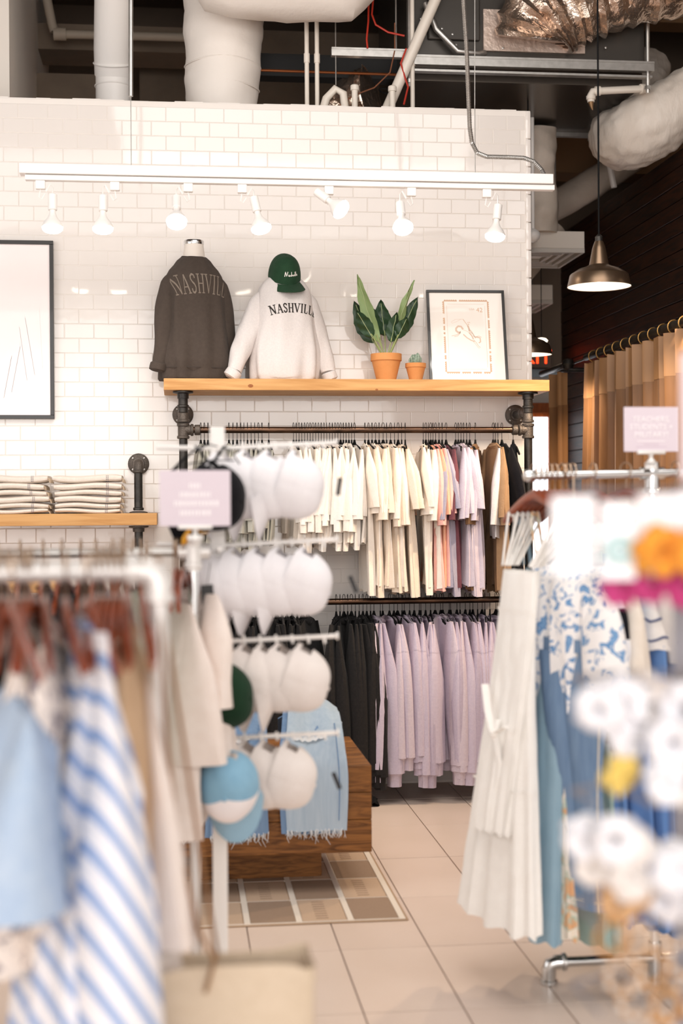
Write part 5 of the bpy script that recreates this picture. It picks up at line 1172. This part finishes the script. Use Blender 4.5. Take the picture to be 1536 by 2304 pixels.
EMB = fabric('white_cotton', 'F6F2EE', 'EEE9E4')
g = rack_top(EMB, 1.40, 'white embroidered blouse with navy scalloped trim on the right rack', .40, .42, 57, 'blouse', False, .06, rz=.35, st=.06, hw=.30)
for z in (-.46, -.40):
    b = MB(); b.tube([(-.05 - .01 * sin(k), -.29 + k * .02, z + .008 * sin(k * 1.4)) for k in range(30)], .004, 6); b.build('scalloped_trim', mat('navy_trim', '3E4C7A', .8), g)
for k, x in enumerate((1.56, 1.62, 1.70, 1.78, 1.86)):
    hang_wood(*on_rack(x), RZc + .1 * k, 'wooden hanger toward the right end of the right rack', 'wooden hangers toward the right end')

# middle-distance left rail garments
def railA(x, z_off, g, label, cat, rz=0.0, group=None, hgr=True, y=3.88):
    g.location = (x, y, 1.394 - z_off); g.rotation_euler = (0, 0, rz); tag(g, label, cat, group)
    if hgr: hang_wood(x, y, 1.396, rz, 'dark wooden hanger on the middle-distance left rail', 'wooden hangers on the middle-distance left rail')
BLUSH = fabric('blush_white_cotton', 'F1E6DF', 'E9DBD2'); SAGE3 = fabric('pale_sage_cotton', 'CBD3C6', 'BBC5B6')
railA(.022, .03, garment('cream_blouse', .50, .15, .17, .045, .30, 71, m=BLUSH, st=.04, sw1=.07, fold=.016), 'blush white sleeveless-looking top at the right end of the chrome rail', 'top', radians(35), y=3.98, hgr=False)
railA(-.02, .05, garment('cream_blouse', .62, .16, .2, .035, .42, 72, m=BLUSH, st=.03, fold=.02), 'blush white ruffled top beside the chrome upright', 'top', radians(20), y=3.95, hgr=False)
railA(-.12, .03, garment('sage_blouse', .5, .18, .2, .03, .40, 73, m=SAGE3, st=.035), 'pale sage blouse on the middle-distance left rail', 'blouse', radians(-8))
railA(-.175, .02, garment('blue_blouse', .5, .18, .2, .02, .40, 74, m=fabric('pale_blue_cotton', 'B4C8DE', 'A0B8D2')), 'pale blue top between the sage blouse and the dark garments', 'top')
for k, x in enumerate((-.22, -.26, -.31, -.36, -.42, -.48, -.54)):
    railA(x, 0, garment('dark_blouse', .6, .19, .22, .022, .5, 80 + k, m=C['coal'] if k % 2 else C['black']), 'dark garment on the middle-distance left rail', 'garment', rg_.uniform(-.1, .1), 'dark garments on the middle-distance left rail')
for k, x in enumerate((-.145, -.15, -.1, -.085, -.012, .0, .012, -.004)):
    hang_wood(x, 3.88, 1.396, rg_.uniform(-.2, .1), 'dark wooden hanger on the middle-distance left rail', 'wooden hangers on the middle-distance left rail')
t = tag((lambda b: (b.grid(lambda u, v: (.0 + .05 * u, 3.95 + .06 * v, .90 - .16 * v - .1 * u), 6, 6), b.build('red_cloth', mat('red_cloth', 'B01020', .8), solid=.006))[-1])(MB()), 'corner of a red cloth hanging between the left rails', 'cloth')

# nearest left rail garments
BSTR = pattern('blue_white_stripe', 'F2F0F4', '98B0DA', 'stripe', 15, (1.5, .2, 1), .36)
SPOT = pattern('cream_dark_print', 'F0E4DA', '8A7F86', 'blotch', 30, width=.56)
BEIGE = fabric('beige_linen', 'CDAE8E', 'BE9E7E')
JEANJ = fabric('pale_blue_denim', 'C0D0E2', 'A8BEDA', scale=30)
def railB(x, z_off, g, label, cat, rz=0.0, y=2.43, hgr=True, group=None):
    g.location = (x, y, 1.413 - z_off); g.rotation_euler = (0, 0, rz); tag(g, label, cat, group)
    if hgr: hang_wood(x, y, 1.413, rz, 'glossy reddish brown wooden hanger on the nearest left rail', 'wooden hangers on the nearest left rail')
railB(-.150, .0, garment('striped_dress', .95, .165, .30, .045, .80, 91, m=BSTR, st=.05, sw1=.11, sw0=.05, fold=.035, detail=2), 'long white dress with blue diagonal stripes filling the lower left foreground', 'dress', radians(13), y=2.36)
railB(-.185, .30, garment('striped_dress', .75, .17, .28, .05, .55, 92, m=BSTR, st=.04, fold=.03, detail=2), 'second blue striped garment behind the denim jacket', 'dress', radians(8), y=2.38)
railB(-.222, .02, garment('print_blouse', .52, .16, .2, .03, .42, 93, m=SPOT, st=.035, sw1=.06), 'cream blouse with a dark broken print at the left', 'blouse', radians(4))
railB(-.252, .02, garment('print_blouse', .52, .16, .2, .03, .42, 94, m=SPOT, st=.03, sw1=.06), 'second cream printed blouse at the far left edge', 'blouse', radians(-2))
railB(-.262, .11, garment('denim_jacket', .29, .18, .22, .05, .28, 95, m=JEANJ, st=.055, sw1=.09, fold=.02), 'pale blue denim jacket at the left edge with a paper tag', 'jacket', radians(14), y=2.30)
railB(-.088, .02, garment('linen_blouse', .42, .15, .17, .028, .30, 96, m=BEIGE, st=.024, sw1=.07), 'beige linen top right of the striped dress on the nearest rail', 'top', radians(0), y=2.50)
railB(-.052, .10, garment('lace_blouse', .80, .13, .2, .03, .45, 97, m=BLUSH, st=.03, fold=.02), 'cream lace garment hanging against the thick pipe upright', 'garment', radians(0), y=2.56)
for k, x in enumerate((-.315, -.30, -.288, -.276, -.262, -.25, -.243, -.14, -.13, -.12, -.11, -.10, -.092, -.06)):
    hang_wood(x, 2.43, 1.413, rg_.uniform(-.1, .05), 'glossy reddish brown wooden hanger on the nearest left rail', 'wooden hangers on the nearest left rail')
t = thing('price_tag', 'white paper tag hanging below the denim jacket at the left edge', 'tag', (-.285, 2.17, .93))
b = MB(); b.bevel_box((-.03, -.001, -.045), (.03, .001, .03), .001); b.build('tag_card', mat('white_paper', 'F6F4F6', .6), t, smooth=False)
b = MB(); b.tube([(0, 0, .028), (.004, .01, .10)], .001, 5); b.build('string', mat('white_paper', 'F6F4F6'), t)

# tote with a long strap
CANV = fabric('tan_canvas', 'DDCBB4', 'D2BFA6', scale=50); LEATH = mat('tan_leather', '9A6A38', .5, hex2='86582C', var=.3, scale=20)
t = thing('tote_bag', 'tan canvas tote bag with a leather strap at the bottom left', 'bag', (.085, 2.42, .30))
b = MB(); R = []
for i in range(9):
    u = i / 8; R.append([(.130 * (1 + .05 * u) * abs(cos(a)) ** .35 * (1 if cos(a) > 0 else -1) + .004 * sin(a * 7 + u * 4), .06 * abs(sin(a)) ** .5 * (1 if sin(a) > 0 else -1) + .006 * sin(6 * u + 3 * a), .43 * u + .006 * sin(a * 3) * u) for a in [2 * pi * k / 40 for k in range(40)]])
b.rings(R, True, False); b.build('bag_body', CANV, t, solid=.003)
b = MB(); b.rings([[(p[0] * 1.015, p[1] * 1.02, p[2] + dz) for p in R[-1]] for dz in (.004, -.022)]); b.build('bag_hem', CANV, t)
b = MB(); b.tube([(-.045, -.06, .40), (-.03, -.064, .455), (-.055, -.062, .50), (-.085, -.05, .63), (-.105, -.03, .80), (-.115, 0, 1.0), (-.118, .01, 1.115)], .009, 8, ry=.0035); b.build('strap', LEATH, t)
b = MB(); b.tube([(-.02, .06, .41), (-.05, .05, .60), (-.10, .03, .95), (-.122, .015, 1.115)], .009, 8, ry=.0035); b.build('strap', LEATH, t)

# ------------------------------------------------------------ cap stand
st = thing('cap_stand', 'white post stand with arms of hanging caps in the middle left', 'display stand', (.112, 4.03, 0))
b = MB(); b.bevel_box((-.0205, -.0105, .02), (.0205, .0105, 1.73), .002); b.build('post', TRACK_WHITE, st, smooth=False)
b = MB(); b.bevel_box((-.22, -.2, 0), (.22, .2, .018), .006); b.build('base_plate', TRACK_WHITE, st, smooth=False)
ARMZ = (1.672, 1.398, 1.126, .852)
for z in ARMZ:
    b = MB(); b.tube([(.02, 0, z - .004), (.33, -.035, z + .010)], .0065, 10); b.lathe([(.011, 0), (.011, .006)], 12, T((.33, -.035, z + .01)) @ RY(pi / 2)); b.build('arm', TRACK_WHITE, st)
    b = MB(); b.tube([(-.02, 0, z - .004), (-.17, .02, z)], .0065, 10); b.build('arm', TRACK_WHITE, st)
    b = MB(); b.tube([(0, -.01, z - .02), (0, -.16, z - .01)], .0055, 10); b.build('arm', TRACK_WHITE, st)
    for k in range(6):
        b = MB(); x = .07 + k * .045; b.tube([(x, -.035 * x / .33, z + .014), (x + .003, -.035 * x / .33 - .006, z - .01)], .004, 6); b.build('clip', TRACK_WHITE, st)
WCAP = fabric('white_twill', 'F3F1F4', 'EBE8EC'); WCAP2 = fabric('offwhite_twill', 'EFE8E4', 'E6DDD8')
protoW = empty('baseball_cap'); cap_parts(protoW, WCAP)
TAGB = mat('black_tag', '1A1718', .5)
# peak down, crown top out to the right: local +Y (peak) -> down, local +Z (crown) -> along +X
def cap_matrix(px, py, pz, swing=0.0, yaw_=0.0, lean_=0.0):
    B = Matrix(((0, 0, 1, 0), (1, 0, 0, 0), (0, -1, 0, 0), (0, 0, 0, 1)))     # columns: local X->+Y, Y->-Z, Z->+X
    B = Matrix(((0, 0, 1), (-1, 0, 0), (0, -1, 0))).to_4x4()
    return T((px, py, pz)) @ RZ(yaw_) @ RY(swing) @ RX(lean_) @ B @ T((0, -.0 + .098, -.02))
protoW['label'] = ''; ri = random.Random(8)
rows = [(0, 4, .310, .064, WCAP, 'top', 3), (1, 5, .335, .062, WCAP, 'second', 4), (2, 5, .325, .050, WCAP2, 'third', 4), (3, 4, .285, .055, WCAP2, 'lowest', 3)]
onames = ['outermost', 'second from the outer end', 'third from the outer end', 'fourth from the outer end', 'innermost']
for ar, n, x0, dx, mm, rn, _ in rows:
    for k in range(n):
        o = dup(protoW)
        x = .112 + x0 - .085 - dx * k - .01 * (k > 0)
        o.matrix_basis = cap_matrix(x, 4.03 - .035 * (x - .11) / .33 + .0, ARMZ[ar] - .012, radians(20 + ri.uniform(-4, 4)) , radians(-14 + ri.uniform(-5, 5) - 4 * (k > 0)), 0)
        paint(o, mm); tag(o, 'white baseball cap, %s on the %s arm of the cap stand' % (onames[k] if k < n - 1 or n < 4 else 'innermost', rn), 'cap', 'white caps on the stand')
        if k == 0 and ar != 2:
            b = MB(); b.bevel_box((-.006, -.001, -.05), (.006, .001, .0), .0005); g = b.build('hang_tag', TAGB, None, smooth=False); g.parent = o
            g.matrix_parent_inverse = Matrix.Identity(4); g.matrix_basis = o.matrix_basis.inverted() @ T((x + .112, 3.93, ARMZ[ar] - .09)) @ RY(radians(8 if ar == 0 else -22))
def special_cap(label, m, M, **kw):
    o = empty('baseball_cap'); cap_parts(o, m, **kw); o.matrix_basis = M; tag(o, label, 'cap'); return o
BLKT = fabric('black_twill', '17161A', '101014'); GOLD = mat('gold_braid', 'D99A20', .4, .2)
bc = special_cap('black cap with gold braid behind the left sign on the cap stand', BLKT, cap_matrix(.098, 3.90, 1.630, radians(10), radians(-30)))
b = MB(); b.tube([(.075 * cos(a), .101 * sin(a), .012) for a in [radians(20 + 14 * q) for q in range(11)]], .004, 6); b.tube([(.078 * cos(a), .105 * sin(a), .022) for a in [radians(20 + 14 * q) for q in range(11)]], .003, 6); b.build('gold_braid', GOLD, bc)
b = MB(); b.tube([(.07, .05, .03), (.082, .08, .028), (.08, .12, .012), (.078, .135, .008)], [.003, .004, .009, .006], 8); b.build('tassel', GOLD, bc)
t = thing('strap_visor', 'open black webbing cap frame hanging left of the black cap', 'visor', (.055, 3.93, 1.60))
for pts in ([(-.075, 0, .0), (-.03, 0, .045), (.03, 0, .075), (.09, 0, .06), (.115, .0, .02)], [(-.075, .0, .0), (-.02, -.02, .022), (.04, -.02, .03), (.10, 0, .03)], [(-.005, 0, .07), (.02, -.03, .035), (.055, -.03, .005)], [(.075, 0, .07), (.05, -.03, .035), (.015, -.02, .0)], [(-.09, .02, -.03), (-.06, 0, .01), (-.02, 0, .05), (.03, 0, .078)]):
    b = MB(); b.tube(pts, .006, 8, ry=.002); b.build('webbing_strap', BLKT, t)
special_cap('dark green cap hanging beside the upright on the third arm', fabric('forest_twill', '1E3A28', '18301F'), cap_matrix(.105, 3.91, 1.085, radians(4), radians(-24)))
LB = fabric('sky_blue_twill', '8FBBD4', '7FAAC6')
special_cap('sky blue cap with a white front panel facing the viewer', LB, T((.130, 3.86, .745)) @ RZ(radians(180 - 8)) @ RX(radians(-100)) @ RZ(radians(6)) @ T((0, 0, -.03)), front=mat('white_front_panel', 'F1EBEC', .8), mbill=fabric('peak_blue', '9CC0D6', '93B7CE'))
t = thing('price_tag', 'large black swing tag hanging beside the chrome upright', 'tag', (.078, 3.90, 1.29))
b = MB(); b.bevel_box((-.018, -.001, -.055), (.016, .001, .0), .0008, RY(radians(-4))); b.build('tag_card', TAGB, t, smooth=False)
b = MB(); b.tube([(0, 0, 0), (.01, .03, .06)], .001, 5); b.build('string', TAGB, t)

# ------------------------------------------------------------ hair accessory spinner close by on the right
sp = thing('accessory_spinner', 'grey wire spinner rack of hair accessories close to the camera at the right edge', 'display stand', (.66, 1.90, 0))
GREYP = mat('grey_rack_paint', '8D8A90', .5)
b = MB(); b.tube([(.085, 0, .0), (.085, 0, 1.54)], .014, 14); b.build('pole', GREYP, sp)
b = MB(); b.lathe([(.22, 0), (.22, .012), (.03, .02)], 30); b.build('base_plate', GREYP, sp)
for k in range(4):
    b = MB(); x = .04 + .045 * k; b.bevel_box((x - .015, .02, .75), (x + .015, .024, 1.52), .001); b.build('back_slat', GREYP, sp, smooth=False)
PEGS = []
for z in (1.52, 1.41, 1.27, 1.12, .97, .86):
    for x in (-.14, -.07, 0.0, .07):
        b = MB(); b.tube([(x * .4, 0, z), (x, -.05, z), (x, -.17, z + .004)], .003, 6); b.build('peg', GREYP, sp)
def scrunchie(x, y, z, R, m, label, group=None, ax=0.0, seed=0):
    t = thing('hair_scrunchie', label, 'scrunchie', (x, y, z), group=group); n = 40; r = random.Random(seed); ph = r.uniform(0, 6)
    b = MB(); b.tube([(R * cos(a), .008 * sin(5 * a + ph), R * sin(a)) for a in [2 * pi * k / n for k in range(n)]], [R * .60 * (1 + .26 * sin(13 * 2 * pi * k / n + ph)) for k in range(n)], 12, closed=True)
    b.build('ruched_band', m, t); t.rotation_euler = (r.uniform(-.5, .5), 0, ax * 2.2); return t
ORG = fabric('orange_satin', 'F2A94E', 'E89830'); MAG = fabric('magenta_satin', 'D0528C', 'B83A78'); CRM = fabric('cream_satin', 'F2ECE8', 'E6DED8'); YEL = fabric('yellow_satin', 'F0D47C', 'E8C868'); WHT = fabric('white_satin', 'F4F4F8', 'ECECF2'); TAN2 = fabric('caramel_satin', 'D8B48C', 'C89C70')
def card(x, y, z, w, h, label, item=None, mi=None):
    t = thing('accessory_card', label, 'card', (x, y, z), radians(rg_.uniform(-8, 8)), 'hair accessory cards')
    b = MB(); b.bevel_box((-w / 2, -.0008, -h), (w / 2, .0008, 0), .0006); b.build('backing_card', mat('white_gloss_card', 'F7F8FC', .35), t, smooth=False)
    if mi:
        b = MB(); b.tube([(w * .28 * cos(a), -.007, -h * .62 + w * .28 * sin(a)) for a in [2 * pi * k / 20 for k in range(20)]], .006, 8, closed=True); b.build('hair_tie', mi, t)
card(.497, 1.755, 1.512, .056, .10, 'white card with a pale hair tie at the left of the accessory spinner', mi=WHT)
card(.557, 1.76, 1.505, .045, .10, 'white card with an aqua hair clip second on the accessory spinner', mi=fabric('aqua_satin', 'C4E2E2', 'B4D6D8'))
card(.615, 1.77, 1.515, .06, .06, 'white card above the orange scrunchies on the spinner', None)
card(.668, 1.77, 1.52, .05, .06, 'white card at the right edge above the orange scrunchies', None)
for k, (x, z) in enumerate(((.603, 1.442), (.650, 1.440), (.69, 1.44))): scrunchie(x, 1.745 - .01 * k, z, .021, ORG, ['left orange scrunchie on the top tier of the spinner', 'middle orange scrunchie on the top tier of the spinner', 'right orange scrunchie at the edge of the view'][k], 'orange scrunchies', .2, k)
for k, (x, z) in enumerate(((.572, 1.395), (.612, 1.398), (.66, 1.39))): scrunchie(x, 1.80, z, .017, MAG, ['left magenta scrunchie below the orange ones', 'middle magenta scrunchie below the orange ones', 'right magenta scrunchie below the orange ones'][k], 'magenta scrunchies', .1, 5 + k)
lab_t = {1.23: 'third', 1.08: 'fourth', .96: 'fifth', .87: 'lowest'}
cl = [(.525, 1.245, .020, WHT), (.560, 1.250, .022, WHT), (.600, 1.245, .024, CRM), (.640, 1.240, .024, WHT), (.680, 1.24, .022, WHT), (.575, 1.205, .02, WHT), (.62, 1.20, .022, WHT), (.66, 1.195, .022, CRM), (.565, 1.155, .017, YEL), (.61, 1.150, .018, WHT), (.645, 1.145, .02, CRM),
      (.515, 1.075, .018, WHT), (.545, 1.080, .020, WHT), (.575, 1.065, .018, CRM), (.53, 1.035, .017, CRM), (.562, 1.03, .019, CRM), (.555, .995, .017, TAN2), (.58, 1.0, .016, TAN2), (.62, 1.04, .022, WHT), (.655, 1.03, .022, WHT), (.625, .99, .02, WHT), (.665, .985, .02, WHT)]
for k, (x, z, R, m) in enumerate(cl):
    tier = 'third' if z > 1.13 else 'fourth'; cn = {'white_satin': 'white', 'cream_satin': 'cream', 'yellow_satin': 'yellow', 'caramel_satin': 'caramel'}[m.name]
    scrunchie(x, 1.74 + .02 * (k % 3), z, R, m, '%s scrunchie on the %s tier of the accessory spinner' % (cn, tier), '%s scrunchies on the %s tier' % (cn, tier) if cn != 'yellow' else None, rg_.uniform(-.5, .5), k)
PEARL = mat('pearl_bead', 'F6EEE4', .15, coat=.6); GBEAD = mat('amber_bead', 'C8924E', .2, .3)
def bracelet(x, y, z, R, label, ms):
    t = thing('beaded_bracelet', label, 'bracelet', (x, y, z), rg_.uniform(-.5, .5), 'beaded bracelets on the lowest tier'); n = 14
    for j, m in enumerate(ms):
        b = MB()
        for k in range(j, n, len(ms)):
            a = 2 * pi * k / n; b.lathe([(.001, -R * .22), (R * .16, -R * .15), (R * .22, 0), (R * .16, R * .15), (.001, R * .22)], 10, T((R * cos(a), 0, R * sin(a))))
        b.build('beads', m, t)
bl = ['top left', 'top right', 'second row left', 'second row middle', 'second row right', 'third row left', 'third row middle', 'third row right', 'bottom left', 'bottom middle', 'bottom right']
for k, (x, z) in enumerate(((.540, .955), (.575, .945), (.555, .905), (.595, .91), (.635, .925), (.575, .87), (.61, .865), (.65, .875), (.60, .835), (.635, .83), (.67, .84))):
    bracelet(x, 1.74 + .015 * (k % 2), z, .021, 'pearl and amber bead bracelet, %s of those on the spinner' % bl[k], (PEARL, GBEAD) if k % 3 else (GBEAD,))
t = thing('sale_sign', 'pale pink card sign on top of the accessory spinner at the right edge', 'sign', (.737, 1.76, 1.53))
b = MB(); b.bevel_box((-.095, -.0015, 0), (.095, .0015, .165), .001); b.build('card', mat('pale_pink_card', 'F6E6EC', .5), t, smooth=False)
b = MB(); b.bevel_box((-.03, -.006, -.012), (.03, .006, .004), .001); b.build('card_clip', WSTEEL, t)

# no unused prototype may stay; look-alikes in a row are told apart by their order
dead = [o for o in col.objects if o.parent is None and o.type == 'EMPTY' and not o.get('label')]
for c in [c for o in dead for c in o.children_recursive] + dead: bpy.data.objects.remove(c)
UNITS = ['', 'first', 'second', 'third', 'fourth', 'fifth', 'sixth', 'seventh', 'eighth', 'ninth', 'tenth', 'eleventh', 'twelfth', 'thirteenth', 'fourteenth', 'fifteenth', 'sixteenth', 'seventeenth', 'eighteenth', 'nineteenth']
def ordinal(n):
    if n < 20: return UNITS[n]
    tens = {2: 'twent', 3: 'thirt', 4: 'fort'}[n // 10]
    return tens + 'ieth' if n % 10 == 0 else tens + 'y-' + UNITS[n % 10]
bylab = {}
for o in col.objects:
    if o.parent is None and o.get('label'): bylab.setdefault(o['label'], []).append(o)
for lab, os_ in bylab.items():
    if 1 < len(os_) < 48:
        for k, o in enumerate(sorted(os_, key=lambda q: q.location.x)):
            o['label'] = '%s, %s from the left' % (lab, ordinal(k + 1))
